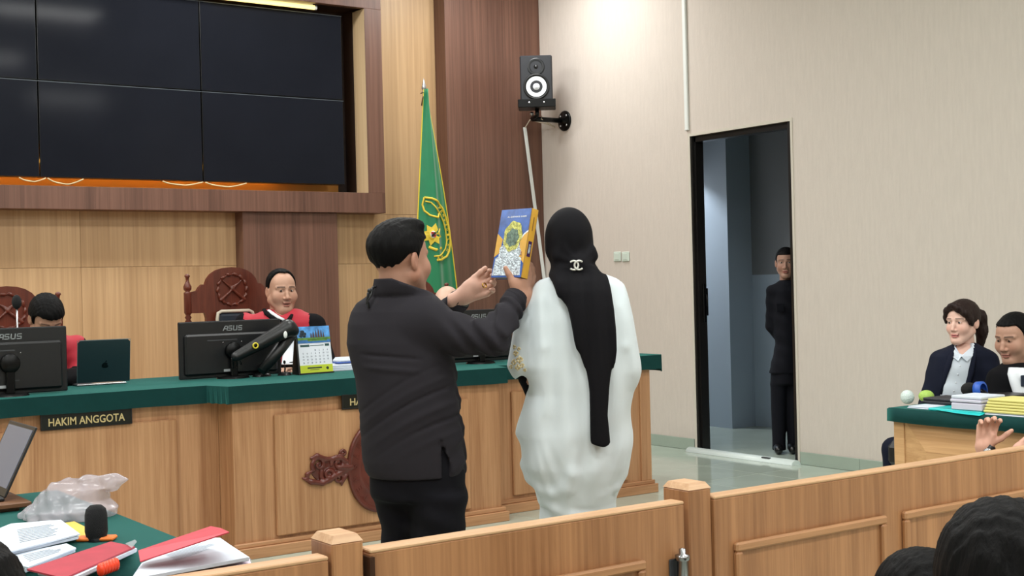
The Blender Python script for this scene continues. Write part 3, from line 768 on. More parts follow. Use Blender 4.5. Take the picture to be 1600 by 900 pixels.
mb.prism(ap, 0.0006, cc, ex, up); mb.prism([(0.0, 0.019), (0.004, 0.027), (0.009, 0.030), (0.008, 0.022)], 0.0006, cc, ex, up); mb.obj('lid_logo', M('dark_logo', (16, 24, 28), 0.2, metal=0.6), t)

# microphones on goosenecks
FOAM = M('black_foam', (20, 20, 22), 0.95, bump=0.5, bscale=500)
def gooseneck(px, ytop, ybot, y, label, fr=0.02):
    a = on(px, ybot, 1, y); a[2] = BZ; b = on(px, ytop, 1, y); t = thing('gooseneck_microphone', a, label, 'microphone')
    MB().lathe([(0, 0.02), (0.035, 0.018), (0.045, 0)], a, seg=20).obj('base', BLACKP, t)
    MB().tube([a+(0, 0, 0.015), (a+b)/2+(0.004, 0, 0), b-(0, 0, 0.02)], 0.005, 8).obj('neck', SILVER if fr > 0.015 else BLACKM, t)
    MB().ball(b, (fr, fr, fr*1.5), 14, 10).obj('foam_head', FOAM, t)
gooseneck(26, 472, 540, 7.62, 'silver necked microphone with black foam before the left chair', 0.027)
gooseneck(444.5, 566, 580, 7.42, 'small dark microphone stem between monitor arm and calendar', 0.008)
c = on(455, 580, 2, BZ); t = thing('junction_box', c, 'grey desk connector box behind the calendar', 'box')
MB().box((c[0]-0.10, c[1], BZ), (c[0]+0.10, c[1]+0.12, BZ+0.035), 0.006).obj('case', M('grey_case', (120, 128, 136), 0.4), t)
MB().lathe([(0, 0.012), (0.014, 0.01), (0.016, 0)], (c[0]+0.03, c[1], BZ+0.018), (0, -1, 0), 14).obj('round_socket', BLACKP, t)
c = on(538, 579, 2, BZ); t = thing('paper_stack', c, 'white papers on the bench beside the calendar', 'papers')
for k in range(3): MB().box((c[0]-0.10, c[1]-0.02+0.01*k, BZ+0.013*k), (c[0]+0.16-0.02*k, c[1]+0.20, BZ+0.013*k+0.012), 0.002).obj('document', PAPER, t)
c = c+np.array([0.06, 0.1, 0.039]); t = thing('tissue_pack', c, 'small white and blue packet lying on the bench papers', 'packet')
MB().box(c-(0.075, 0.045, 0), c+(0.075, 0.045, 0.042), 0.018).obj('wrapper', PAPER, t); MB().box(c+(-0.076, -0.047, 0.004), c+(0.076, 0.047, 0.013), 0.003).obj('blue_band', M('blue_band', (60, 92, 170), 0.4), t)
# cables heaped below the right monitor
mb = MB(); c = on(775, 562, 2, BZ)
for k in range(3):
    mb.tube([c+np.array([0.10*math.cos(i*0.6+k)*(1-0.02*i)-0.05*k, -0.06+0.05*math.sin(i*0.6+k), 0.008+0.02*abs(math.sin(i*0.5+k))]) for i in range(16)], 0.006, 6)
tag(mb.obj('cable_coil', BLACKP), 'loose black cables on the bench below the right monitor', 'cable')

# ================================================================== CARVED CHAIRS AND OFFICE CHAIR
def carved_chair(cx, y, label, dz=0.0):
    t = thing('carved_chair', (cx, y, 0.16), label, 'chair', 'carved judges chairs')
    c = np.array([cx, y, 0])
    half = [(0.0, 1.663), (0.06, 1.658), (0.11, 1.643), (0.15, 1.618), (0.178, 1.585), (0.192, 1.548), (0.215, 1.548), (0.238, 1.528), (0.252, 1.505), (0.285, 1.500), (0.315, 1.500), (0.315, 1.355), (0.255, 1.355), (0.20, 1.355), (0.19, 1.32), (0.19, 0.85), (0.0, 0.85)]
    half = [(x, z+dz if z > 0.9 else z) for x, z in half]
    poly = half+[(-x, z) for x, z in half[::-1][1:-1]]
    MB().prism(poly, 0.032, c+(0, 0.016, 0), (1, 0, 0), (0, 0, 1)).obj('carved_back', MAHO, t)
    S = Sdf((-0.13, -0.03, 1.38), (0.13, 0.0, 1.64), 0.004)
    for i in range(14):
        an = PI/2+2*PI*(i+0.5)/14; p = np.array([0.105*math.cos(an), -0.005, 1.51+0.105*math.sin(an)])
        Rm = np.array([[math.cos(an+1.2), 0, -math.sin(an+1.2)], [0, 1, 0], [math.sin(an+1.2), 0, math.cos(an+1.2)]])
        S.ell(p, (0.021, 0.010, 0.011), 0.002, Rm)
    ring = [(0.104*math.cos(a_), -0.003, 1.51+0.104*math.sin(a_)) for a_ in np.linspace(0, 2*PI, 25)]; S.chain(ring, [0.005]*25, 0.003)
    for sx in (-1, 1):
        S.chain([(sx*0.085, -0.006, 1.44), (sx*0.03, -0.009, 1.485), (-sx*0.06, -0.006, 1.565), (-sx*0.078, -0.004, 1.585)], [0.013, 0.009, 0.005, 0.003], 0.003)
    S.chain([(-0.035, -0.006, 1.545), (0.0, -0.007, 1.53), (0.035, -0.006, 1.545)], [0.006]*3, 0.003)
    S.ell((0, -0.006, 1.515), (0.014, 0.010, 0.014))
    V, Q = S.mesh(); fmesh('wreath_relief', V+np.array([0, -0.016, -0.16+dz]), Q, MAHO, t)
    for sx in (-1, 1):
        b = c+(sx*0.312, 0, 0)
        MB().lathe([(0, 1.622), (0.012, 1.618), (0.020, 1.606), (0.012, 1.595), (0.010, 1.575), (0.018, 1.555), (0.028, 1.535), (0.026, 1.515), (0.014, 1.502), (0.026, 1.494), (0.026, 1.49)], b+(0, 0, dz), seg=16).obj('finial', MAHO, t)
        pr = [(0.026, 1.49+dz), (0.026, 1.36+dz)]
        for k in range(6): z = 1.355+dz-k*0.028; pr += [(0.024, z), (0.014, z-0.014)]
        pr += [(0.022, 1.18+dz), (0.022, 0.90), (0.026, 0.70), (0.022, 0.16)]
        MB().lathe(pr, b, seg=16).obj('back_post', MAHO, t)
        MB().box(b+(-0.022, -0.44, 0.80), b+(0.022, -0.02, 0.83), 0.008).obj('armrest', MAHO, t)
        MB().lathe([(0.02, 0.80), (0.014, 0.74), (0.022, 0.68), (0.022, 0.16)], b+(0, -0.42, 0), seg=14).obj('front_leg', MAHO, t)
    MB().box(c+(-0.31, -0.46, 0.56), c+(0.31, 0.0, 0.60), 0.01).obj('seat_frame', MAHO, t)
    MB().box(c+(-0.27, -0.44, 0.60), c+(0.27, -0.03, 0.66), 0.025).obj('seat_cushion', M('dark_seat_leather', (50, 28, 24), 0.4), t)
    return t
CXc = on(361, 452, 1, 8.5)[0]
t = carved_chair(CXc, 8.5, 'carved mahogany chair with wreath crest behind the speaking judge')
c = np.array([CXc, 8.46, 0]); zt = on(360, 486, 1, 8.44)[2]
MB().box((c[0]-0.125, 8.42, 0.80), (c[0]+0.125, 8.478, zt-0.012), 0.02).obj('back_cushion', M('blue_black_leather', (40, 48, 58), 0.35), t)
MB().tube([(c[0]-0.13, 8.435, 0.80), (c[0]-0.132, 8.435, zt-0.05), (c[0]-0.125, 8.435, zt-0.012), (c[0]-0.10, 8.435, zt), (c[0]+0.10, 8.435, zt), (c[0]+0.125, 8.435, zt-0.012), (c[0]+0.132, 8.435, zt-0.05), (c[0]+0.13, 8.435, 0.80)], 0.012, 10).obj('pale_rim', M('pale_chair_rim', (200, 190, 172), 0.4), t)
carved_chair(on(10, 480, 1, 8.35)[0], 8.35, 'carved mahogany chair behind the judge bending at the far left', -0.10)
carved_chair(on(643, 455, 1, 8.5)[0], 8.5, 'carved mahogany chair almost hidden behind the man in dark shirt', -0.10)
# ================================================================== FLAG
FY = 10.38
FLAGM = M('green_flag_satin', (8, 122, 78), 0.45, sheen=0.3, var=0.08, vscale=5)
YEL = M('yellow_embroidery', (226, 200, 62), 0.55); REDM = M('red_embroidery', (176, 40, 40), 0.6); WHM = M('white_embroidery', (226, 226, 220), 0.6); BLKM = M('black_embroidery', (30, 28, 30), 0.6)
tip = on(662, 122, 1, FY); foot = np.array([tip[0]+0.02, FY, 0.0])
t = thing('court_flag', foot, 'green court flag hanging furled from its pole by the walnut pilaster', 'flag')
MB().tube([foot+(0, 0, 0.05), tip-(0, 0, 0.12)], 0.014, 12).obj('pole', SILVER, t)
MB().lathe([(0.16, 0.0), (0.16, 0.02), (0.05, 0.05), (0.02, 0.08), (0.018, 0.2)], foot, seg=24).obj('foot_stand', STEEL, t)
MB().lathe([(0.0, 0.0), (0.006, -0.02), (0.020, -0.075), (0.024, -0.10), (0.012, -0.115), (0.022, -0.13), (0.016, -0.14)], tip, seg=16).obj('spear_finial', SILVER, t)
mb = MB(); s0 = tip-(0, 0.012, 0.13)
mb.tube([s0, s0+(-0.035, -0.01, -0.01), s0+(-0.05, -0.01, -0.02)], 0.006, 6); mb.tube([s0, s0+(-0.03, -0.01, -0.06), s0+(-0.045, -0.012, -0.13)], 0.006, 6); mb.obj('tie_cord', M('brown_cord', (74, 60, 40), 0.8), t)
rowsp = [(140, 660.5, 663.5), (170, 659, 668), (200, 657.5, 674), (250, 655.5, 683), (300, 653.5, 691.5), (350, 651.5, 699), (400, 650, 705.5), (450, 649, 711.5), (520, 648, 718), (600, 648, 722)]
G = []; nC = 41
yy_ = np.linspace(140, 600, 60)
for y_ in yy_:
    l = np.interp(y_, [r[0] for r in rowsp], [r[1] for r in rowsp]); rgt = np.interp(y_, [r[0] for r in rowsp], [r[2] for r in rowsp])
    row = []; wid = (rgt-l)/70.0
    for j in range(nC):
        s_ = j/(nC-1); p = on(l+(rgt-l)*s_, y_, 1, FY)
        dep = wid*(0.022*math.sin(2*PI*s_*1.5+0.4)+0.011*math.sin(2*PI*s_*3.2+0.5+0.2*y_/100))-0.05*math.sin(PI*s_)
        row.append(p+np.array([0, dep-0.02, 0]))
    G.append(row)
FLAG_G = np.array(G)
MB().sheet(G, True, 0.004).obj('cloth', FLAGM, t)
def on_flag(px, py, off=0.006):
    """point on the flag cloth at a height and width fraction, just proud of it"""
    i = np.interp(py, yy_, np.arange(len(yy_))); l = np.interp(py, [r[0] for r in rowsp], [r[1] for r in rowsp]); rgt = np.interp(py, [r[0] for r in rowsp], [r[2] for r in rowsp])
    j = np.clip((px-l)/(rgt-l), 0, 1)*(nC-1); i0, j0 = int(i), int(min(j, nC-2)); fi, fj = i-i0, j-j0
    i1 = min(i0+1, len(yy_)-1)
    p = (FLAG_G[i0, j0]*(1-fi)+FLAG_G[i1, j0]*fi)*(1-fj)+(FLAG_G[i0, j0+1]*(1-fi)+FLAG_G[i1, j0+1]*fi)*fj
    return p+np.array([0, -off, 0])
mb = MB()
for side in (0, nC-1): mb.tube([FLAG_G[i, side]+np.array([0, -0.002, 0]) for i in range(0, 60, 2)], 0.006, 6)
mb.obj('yellow_fringe', YEL, t)
def path(mb, pts, r):
    d = [tuple(np.array(pts[i])*(1-t_)+np.array(pts[i+1])*t_) for i in range(len(pts)-1) for t_ in (0, 0.25, 0.5, 0.75)]+[pts[-1]]
    mb.tube([on_flag(x, y, 0.010) for x, y in d], r, 6)
mb = MB()
outer = [(659, 309), (668, 311), (678, 317), (687, 327), (694, 342), (699, 360), (701, 378), (699, 392), (693, 401), (684, 406), (674, 407)]
inner = [(660, 315), (667, 317), (676, 330), (682, 335), (688, 347), (692, 362), (693.5, 378), (691, 389), (686, 396), (679, 400), (671, 401)]
path(mb, outer, 0.011); path(mb, inner, 0.007); path(mb, [(659, 309), (657, 320), (659, 330), (666, 337), (676, 341), (680, 332)], 0.009)
mb.obj('badge_border', YEL, t)
mb = MB()
ctr = (669, 367)
for k in range(8):
    an = 2*PI*k/8+0.2; d = (math.cos(an), math.sin(an)); q = (-d[1], d[0])
    P = [on_flag(ctr[0]+d[0]*6.5+q[0]*4.5, ctr[1]+d[1]*8+q[1]*5, 0.020), on_flag(ctr[0]+d[0]*14, ctr[1]+d[1]*18, 0.018), on_flag(ctr[0]+d[0]*6.5-q[0]*4.5, ctr[1]+d[1]*8-q[1]*5, 0.020)]
    ctp = on_flag(ctr[0], ctr[1], 0.024); mb.add([ctp]+P, [(0, 1, 2), (0, 2, 3), (0, 3, 2), (0, 2, 1)])
cc_ = on_flag(ctr[0], ctr[1], 0.024); mb.lathe([(0, 0.003), (0.045, 0.003), (0.05, 0)], cc_, (0, -1, 0), 20)
mb.tube([on_flag(665, 386), on_flag(673, 391), on_flag(683, 388)], 0.014, 6); mb.obj('badge_star', YEL, t)
mb = MB().lathe([(0, 0.007), (0.032, 0.007), (0.034, 0.002)], cc_, (0, -1, 0), 18); mb.obj('badge_disc', WHM, t)
mb = MB().box(cc_+(-0.028, -0.0095, 0.004), cc_+(0.0, -0.0065, 0.024)).box(cc_+(0.0, -0.0095, -0.024), cc_+(0.026, -0.0065, 0.0)); mb.obj('badge_red', REDM, t)
mb = MB().box(cc_+(0.002, -0.0095, 0.004), cc_+(0.024, -0.0065, 0.022)).box(cc_+(-0.024, -0.0095, -0.022), cc_+(-0.002, -0.0065, 0.0)).box(cc_+(-0.012, -0.011, -0.008), cc_+(0.012, -0.0065, 0.008)); mb.obj('badge_black', BLKM, t)
arc = [(680, 326), (684, 331), (687.5, 337), (690.5, 344), (693, 351.5), (695, 359), (696.4, 367), (697, 375), (696.4, 383), (694, 391), (689, 397), (682.5, 401.5), (675, 404)]
for i, ch in enumerate('PENGADILAN NE'):
    if ch == ' ': continue
    a = arc[i]; b = arc[min(i+1, len(arc)-1)]; z_ = arc[max(i-1, 0)]
    P0 = on_flag(a[0], a[1], 0.018); tg = on_flag(b[0], b[1], 0.010)-on_flag(z_[0], z_[1], 0.010); tg[1] = 0; tg /= np.linalg.norm(tg); upv = np.array([-tg[2], 0, tg[0]])
    mb = MB(); lettering(mb, ch, 0.020, 0.026, P0, tg, upv, 0.004); mb.obj('letter', YEL, t)

# ================================================================== SPEAKER AND WALL FITTINGS
SX, SY = 7.475, 10.18
sf = np.array([-0.60, -0.80, 0.0]); sr = np.array([0.80, -0.60, 0.0]); SR = np.stack([sr, -sf, np.array([0, 0, 1.0])], 1)
zb = 3.21; sh_ = 0.465; sw = 0.31; sd = 0.25
ctr = np.array([SX, SY, 0])
t = thing('studio_speaker', ctr+(0, 0, zb), 'black two way loudspeaker with white woofer cone on bracket', 'speaker')
CABI = M('black_cabinet_vinyl', (34, 36, 42), 0.5)
MB().box((0, 0, 0), (sw, sd, sh_), 0.012, SR, ctr+(0, 0, zb+sh_/2)).obj('cabinet', CABI, t)
fc = ctr+sf*(sd/2)
MB().lathe([(0.125, 0.0), (0.125, 0.006), (0.112, 0.010), (0.106, 0.004), (0.100, 0.0)], fc+(0, 0, zb+0.165), sf, 32).obj('woofer_surround', M('black_rubber', (16, 17, 20), 0.45), t)
MB().lathe([(0.098, 0.006), (0.05, -0.004), (0.034, -0.006), (0.030, 0.004), (0.0, 0.010)], fc+sf*0.002+(0, 0, zb+0.165), sf, 32).obj('woofer_cone', M('white_cone', (226, 230, 236), 0.5), t)
MB().lathe([(0.082, 0.001), (0.075, 0.004), (0.05, -0.006), (0.024, -0.010), (0.02, -0.002), (0.0, 0.004)], fc+sf*0.004+(0, 0, zb+0.355), sf, 28).obj('tweeter_guide', M('black_guide', (20, 22, 26), 0.3), t)
MB().box((0, 0, 0), (0.05, 0.004, 0.006), 0, SR, fc+sf*0.001+(0, 0, zb+0.29)).obj('badge_bar', DGREY, t)
MB().box((0, 0, 0), (0.022, 0.004, 0.008), 0, SR, fc+sf*0.001+(0, 0, zb+0.03)).obj('power_mark', DGREY, t)
pl = np.array([XW, on(883, 189, 0, XW)[1], on(883, 189, 0, XW)[2]])
t = thing('speaker_bracket', pl, 'black wall bracket arm with round plate holding the loudspeaker', 'bracket')
MB().lathe([(0.10, 0.0), (0.10, -0.012), (0.085, -0.02), (0.045, -0.024), (0.03, -0.05), (0.0, -0.05)], pl-(0.001, 0, 0), (1, 0, 0), 28).obj('wall_plate', BLACKM, t)
ae = np.array([SX, pl[1], pl[2]])
MB().tube([pl-(0.04, 0, 0), ae], 0.024, 14).obj('arm', BLACKM, t)
MB().tube([ae, ae+(0, SY-pl[1], 0.02), ctr+(0, 0, zb-0.03)], 0.02, 12).obj('upright', BLACKM, t)
MB().lathe([(0.0, 0.02), (0.018, 0.018), (0.02, 0)], ae+sf*0.022+(0, 0, 0.045), sf, 14).obj('adjusting_knob', SILVER, t)
MB().box((0, 0, 0), (0.36, 0.27, 0.028), 0.008, SR, ctr+(0, 0, zb-0.016)).obj('tray', BLACKM, t)
MB().box((0, 0, 0), (0.36, 0.012, 0.075), 0.004, SR, ctr+sf*0.142+(0, 0, zb+0.008)).obj('tray_lip', BLACKM, t)
for k in (-1, 1): MB().lathe([(0, 0.004), (0.008, 0.0)], ctr+sf*0.149+sr*0.07*k+(0, 0, zb+0.012), sf, 10).obj('tray_bolt', SILVER, t)
for k in range(4):
    an = PI/4+k*PI/2; MB().lathe([(0, -0.012), (0.012, -0.008), (0.012, 0)], pl+(-0.018, 0.066*math.cos(an), 0.066*math.sin(an)), (1, 0, 0), 8).obj('plate_bolt', SILVER, t)
ca = on(819, 199, 1, 10.655); cb = on(849, 432, 1, 10.655)
t = thing('cable_trunking', cb, 'slim white cable trunking slanting down the walnut pilaster', 'trunking')
d = (cb-ca); ln = np.linalg.norm(d); d /= ln; sx_ = np.cross(d, (0, 1, 0)); cb2 = ca+d*(ln+1.0)
MB().box((0, 0, 0), (0.034, 0.018, ln+1.0), 0.003, np.stack([sx_, np.array([0, 1.0, 0]), -d], 1), (ca+cb2)/2-np.array([0, 0.009, 0])).obj('channel', WHITEP, t)
mb = MB().tube([ca+(0, -0.01, -0.01), ca+(0.03, -0.06, 0.07), ca+(0.12, -0.2, 0.02), ca+(0.17, -0.28, -0.02), ae+(0.09, -0.03, 0.0), ae+(0.12, 0.0, 0.03)], 0.006, 8)
tag(mb.obj('speaker_cable', M('cream_cable', (206, 196, 176), 0.5)), 'thin cream cable looping from trunking to the speaker bracket', 'cable')
a = on(1075.5, -20, 0, XW); b = on(1075, 203, 0, XW)
t = thing('wall_conduit', b, 'vertical white conduit ending above the doorway corner', 'trunking')
MB().box((XW-0.022, b[1]-0.020, b[2]), (XW-0.001, b[1]+0.022, CEIL-0.02), 0.004).obj('channel', WHITEP, t); MB().box((XW-0.023, b[1]-0.021, b[2]-0.004), (XW-0.001, b[1]+0.023, b[2]+0.012), 0.003).obj('end_cap', WHITEP, t)
for k, (px_, lb) in enumerate(((965.5, 'pale wall socket nearer the corner, of the two behind the veil'), (978.5, 'pale wall socket nearer the doorway, of the two behind the veil'))):
    c = on(px_, 401, 0, XW); t = thing('wall_socket', c, lb, 'socket', 'paired wall sockets')
    MB().box(c-(0.014, 0.052, 0.046), c+(-0.001, 0.052, 0.046), 0.006).obj('plate', M('pale_green_plastic', (206, 218, 208), 0.4), t)
    MB().box(c-(0.018, 0.032, 0.030), c+(-0.012, 0.032, 0.030), 0.005).obj('rocker', M('pale_green_plastic', (206, 218, 208), 0.4), t)
# white floor cable cover across the doorway
t = thing('floor_cable_cover', (XW-0.05, 7.9, 0), 'white half round cable cover on the floor across the doorway', 'cable cover')
poly = [(-0.055, 0.0)]+[(-0.05*math.cos(PI*i/10), 0.005+0.035*math.sin(PI*i/10)) for i in range(11)]+[(0.055, 0.0)]
y0 = on(1246, 722, 0, XW-0.06)[1]; y1 = on(1080, 703, 0, XW-0.06)[1]
MB().prism(poly, y1-y0, (XW-0.075, y1, 0.0), (1, 0, 0), (0, 0, 1), True).obj('cover', M('white_cover', (222, 234, 232), 0.35), t)
MB().box((XW-0.12, y0+0.25, 0.032), (XW-0.095, y0+0.34, 0.040), 0.003).obj('joint_clip', DGREY, t)

# ================================================================== RAILING AND GATE
RY = 2.86
OAKRM = wood('rail_oak_moulding', (192, 142, 100), (148, 102, 68), 'x', 60, 1.6, 0.36)
def moulding(parent, x0, x1, z0, z1, w=0.028):
    for (a, b, c, d) in ((x0, x1, z1-w, z1), (x0, x1, z0, z0+w)): box('moulding_rail', (a, RY-0.02, c), (b, RY+0.001, d), OAKRM, parent, 0.006)
    for (a, b) in ((x0, x0+w), (x1-w, x1)): box('moulding_stile', (a, RY-0.02, z0+w), (b, RY+0.001, z1-w), OAKR, parent, 0.006)
    box('sunk_panel', (x0+w, RY-0.006, z0+w), (x1-w, RY+0.001, z1-w), OAKR, parent)
def post(x0, x1, y0, y1, z1, label):
    t = thing('railing_post', ((x0+x1)/2, (y0+y1)/2, 0), label, 'post', 'railing posts')
    box('shaft', (x0, y0, 0), (x1, y1, z1-0.018), OAKR, t, 0.004)
    b = 0.012; mb = MB()
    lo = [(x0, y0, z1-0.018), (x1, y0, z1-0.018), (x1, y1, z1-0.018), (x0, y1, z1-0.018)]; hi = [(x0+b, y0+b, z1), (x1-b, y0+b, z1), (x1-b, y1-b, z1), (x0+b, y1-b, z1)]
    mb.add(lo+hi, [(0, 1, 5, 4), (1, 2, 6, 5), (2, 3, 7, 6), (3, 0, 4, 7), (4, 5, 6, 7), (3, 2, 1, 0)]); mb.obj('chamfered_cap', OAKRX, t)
def posts_from(pl_, pf, pr_, z): return on(*pl_, 2, z), on(*pf, 2, z), on(*pr_, 2, z)
ZP = 0.895
a = on(517, 851, 2, ZP-0.018); b = on(569, 844.5, 2, ZP-0.018); ypf = (a[1]+b[1])/2
post(a[0], b[0], ypf, ypf+0.115, ZP, 'square oak railing post at the free end of the gate')
a2 = on(1075.5, 767, 2, ZP-0.018); b2 = on(1111.5, 762, 2, ZP-0.018); ypf2 = (a2[1]+b2[1])/2
post(a2[0], b2[0], ypf2, ypf2+0.115, ZP, 'square oak railing post carrying the metal gate hinge')
print('posts', a, b, a2, b2)
def rail_section(x0, x1, label, mlds, nm='wooden_railing', cat='railing'):
    t = thing(nm, ((x0+x1)/2, RY, 0), label, cat)
    box('board', (x0, RY, 0.02), (x1, RY+0.055, 0.842), OAKR, t, 0.003)
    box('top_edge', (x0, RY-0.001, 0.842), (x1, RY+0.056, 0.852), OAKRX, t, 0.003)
    for (m0, m1) in mlds: moulding(t, m0, m1, 0.12, 0.705)
    return t
rail_section(-1.2, a[0]-0.012, 'oak railing section left of the gate, behind the paper stacks', [(0.3, 1.2)])
gt = rail_section(b[0]+0.014, a2[0]-0.03, 'low oak gate between the two railing posts', [(b[0]+0.14, 2.435)], 'railing_gate', 'gate')
box('corner_hinge', (b[0]+0.008, RY-0.012, 0.775), (b[0]+0.022, RY+0.04, 0.835), M('dark_bronze', (70, 44, 30), 0.4, metal=0.5), gt)
rail_section(b2[0]+0.001, 5.9, 'oak railing section with moulded panels right of the gate', [(2.79, 3.482), (3.572, 4.262), (4.35, 5.04)])
h0 = on(1066, 857, 1, RY-0.03)
t = thing('gate_hinge', (h0[0], RY-0.03, 0.55), 'steel spring hinge barrel between gate and right post', 'hinge')
MB().lathe([(0.0, 0.725), (0.010, 0.722), (0.010, 0.708), (0.022, 0.704), (0.022, 0.690), (0.017, 0.688), (0.017, 0.42), (0.022, 0.418), (0.022, 0.40), (0, 0.40)], (h0[0], RY-0.03, 0), seg=18).obj('barrel', STEEL, t)
MB().box((h0[0]-0.028, RY-0.006, 0.42), (h0[0]+0.03, RY-0.001, 0.69), 0.002).obj('leaf_plate', DGREY, t)
# ================================================================== LEFT COUNSEL TABLE (foreground left)
TZ = 0.75
t = thing('counsel_table', (0.95, 4.2, 0), 'counsel table under green cloth, heaped with papers, lower left corner', 'table')
tc_ = MB().box((0.35, 3.12, TZ-0.012), (1.445, 5.15, TZ), 0.003)
tc_.box((1.437, 3.12, TZ-0.085), (1.447, 5.15, TZ-0.008)).box((0.35, 5.142, TZ-0.085), (1.445, 5.152, TZ-0.008)).box((0.35, 3.118, TZ-0.085), (1.445, 3.128, TZ-0.008))
tc_.obj('green_cloth', GREEN, t)
box('body', (0.40, 3.18, 0.0), (1.41, 5.10, TZ-0.014), OAKT, t, 0.004)
def slab(pxs, ztop, th, mt, parent=None, name='sheet', zs=None):
    """flat paper or cover through the four seen corners, lying at height ztop"""
    P = [on(px, py, 2, (zs[i] if zs else ztop)) for i, (px, py) in enumerate(pxs)]
    A = P; B = [p-np.array([0, 0, th]) for p in P]; n = len(P)
    nr = np.cross(P[1]-P[0], P[2]-P[0])
    F = [tuple(range(n)), tuple(range(2*n-1, n-1, -1))]+[(i, n+i, n+(i+1) % n, (i+1) % n) for i in range(n)]
    if nr[2] < 0: F = [f[::-1] for f in F]
    mb = MB().add(A+B, F); return mb, np.mean(P, 0)
def page_block(t, pxs, ztop, th, n, mt, name='page'):
    for k in range(n):
        h = th/n; mb, _ = slab([(x+random.uniform(-1.2, 1.2), y+random.uniform(-0.8, 0.8)) for x, y in pxs], ztop-k*h, h*0.86, mt)
        mb.obj(name, mt, t)
def text_rows(parent, pxs, ztop, n, mt, f0=0.08, f1=0.92):
    P = [on(px, py, 2, ztop) for px, py in pxs]; mb = MB()
    for k in range(n):
        v = 0.12+0.76*k/(n-1); a = P[0]+(P[3]-P[0])*v; b = P[1]+(P[2]-P[1])*v
        w = 0.10*(P[3]-P[0])/n; f = f1-random.random()*0.25
        q = [a+(b-a)*f0, a+(b-a)*f, a+(b-a)*f+w*2.2, a+(b-a)*f0+w*2.2]
        mb.add([p+np.array([0, 0, 0.0006]) for p in q], [(0, 1, 2, 3), (3, 2, 1, 0)])
    o = mb.obj('printed_lines', mt, parent); o['kind'] = 'stuff'
INK = M('grey_print', (150, 160, 172), 0.8)
REDF = M('red_card_cover', (176, 48, 66), 0.45, var=0.10, vscale=18); REDF2 = M('pinkish_red_card', (196, 62, 78), 0.5, var=0.08, vscale=14)
PINKP = M('pinkish_paper', (226, 206, 218), 0.8)
CLEAR = M('clear_plastic_film', (220, 226, 232), 0.12, alpha=0.30, spec=0.6)
def paper_thing(name, c, label, cat='papers'): return thing(name, c, label, cat)
# sheet stacks at the far left
mb, c = slab([(-20, 833), (17, 818), (95, 812), (125, 834), (22, 860), (-20, 868)], TZ+0.05, 0.004, PAPER)
t = paper_thing('paper_stack', (c[0], c[1], TZ), 'white printed sheets on the table left of the black microphone head')
mb.obj('top_sheet', PAPER, t)
page_block(t, [(-20, 838), (95, 816), (122, 838), (-20, 872)], TZ+0.044, 0.044, 5, PAPER)
text_rows(t, [(20, 826), (92, 815), (112, 832), (24, 852)], TZ+0.0505, 9, INK)
mb, c = slab([(22, 865), (104, 849), (119, 856), (44, 886), (10, 880)], TZ+0.035, 0.004, PAPER)
t = paper_thing('paper_stack', (c[0], c[1], TZ), 'loose white sheet tucked behind the darker red cover')
mb.obj('top_sheet', PAPER, t); page_block(t, [(18, 869), (104, 852), (117, 858), (40, 890)], TZ+0.03, 0.03, 3, PAPER)
text_rows(t, [(28, 868), (100, 852), (110, 857), (40, 880)], TZ+0.0355, 5, INK)
mb, c = slab([(100, 817), (116, 814.5), (137, 825), (135, 839), (118, 838)], TZ+0.012, 0.010, PAPER)
t = paper_thing('yellow_folder', (c[0], c[1], TZ), 'yellow envelope corner showing behind the black microphone', 'folder'); mb.obj('cover', M('yellow_card', (224, 184, 74), 0.6), t)
# pen
a = at(-12, 852, 4.0); b = at(18, 838.5, 4.05); MBp = MB().tube([a, b-(b-a)*0.12, b], [0.0045, 0.0045, 0.0015], 8)
t = thing('pen', (a+b)/2, 'black pen lying across white sheets at the left edge', 'pen'); MBp.obj('barrel', BLACKP, t); MB().tube([a, a-(b-a)*0.1], 0.005, 8).obj('cap', BLACKP, t)
# plastic bag of papers
cb = on(112, 809, 2, TZ); sx_ = 0.00252
t = thing('plastic_bag', (cb[0], cb[1], TZ), 'crumpled clear plastic bag holding pinkish papers on green cloth', 'bag')
S = Sdf((-0.24, -0.16, -0.01), (0.26, 0.18, 0.17), 0.005)
S.loft([(0.0, -0.01, 0, 0.145, 0.11), (0.03, 0.0, 0, 0.15, 0.11), (0.06, 0.0, 0, 0.115, 0.09), (0.10, 0.02, 0, 0.10, 0.07), (0.125, 0.0, 0.0, 0.07, 0.04)], 0.02, 2.6)
S.chain([(-0.10, 0, 0.02), (-0.17, -0.01, 0.015)], [0.03, 0.012], 0.02); S.chain([(0.06, 0, 0.10), (0.14, 0.0, 0.12), (0.205, 0.0, 0.128)], [0.035, 0.02, 0.006], 0.03)
S.disp(lambda X, Y, Z: 0.006*np.sin(46*X+30*Z+1)*np.sin(38*Y-22*X)+0.004*np.sin(90*Z+40*X)*np.sin(70*X-50*Y)); S.cut(lambda X, Y, Z: 0.001-Z+0*X+0*Y)
V, Q = S.mesh(); Rz = np.array([[math.cos(YAW), math.sin(YAW), 0], [-math.sin(YAW), math.cos(YAW), 0], [0, 0, 1]])
fmesh('film', V@Rz.T, Q, M('cloudy_plastic', (206, 200, 210), 0.2, alpha=0.42, spec=0.6), t)
mb = MB()
for k in range(4): mb.box((0, 0, 0), (0.20, 0.14, 0.010), 0.002, Rz, (0, 0, 0.012+0.012*k))
mb.obj('papers_inside', M('pinkish_grey_paper', (206, 190, 200), 0.8), t)
MB().box((0, 0, 0), (0.17, 0.12, 0.012), 0.003, Rz, (0.0, 0, 0.072)).obj('pink_paper', M('pink_paper', (222, 170, 190), 0.7), t)
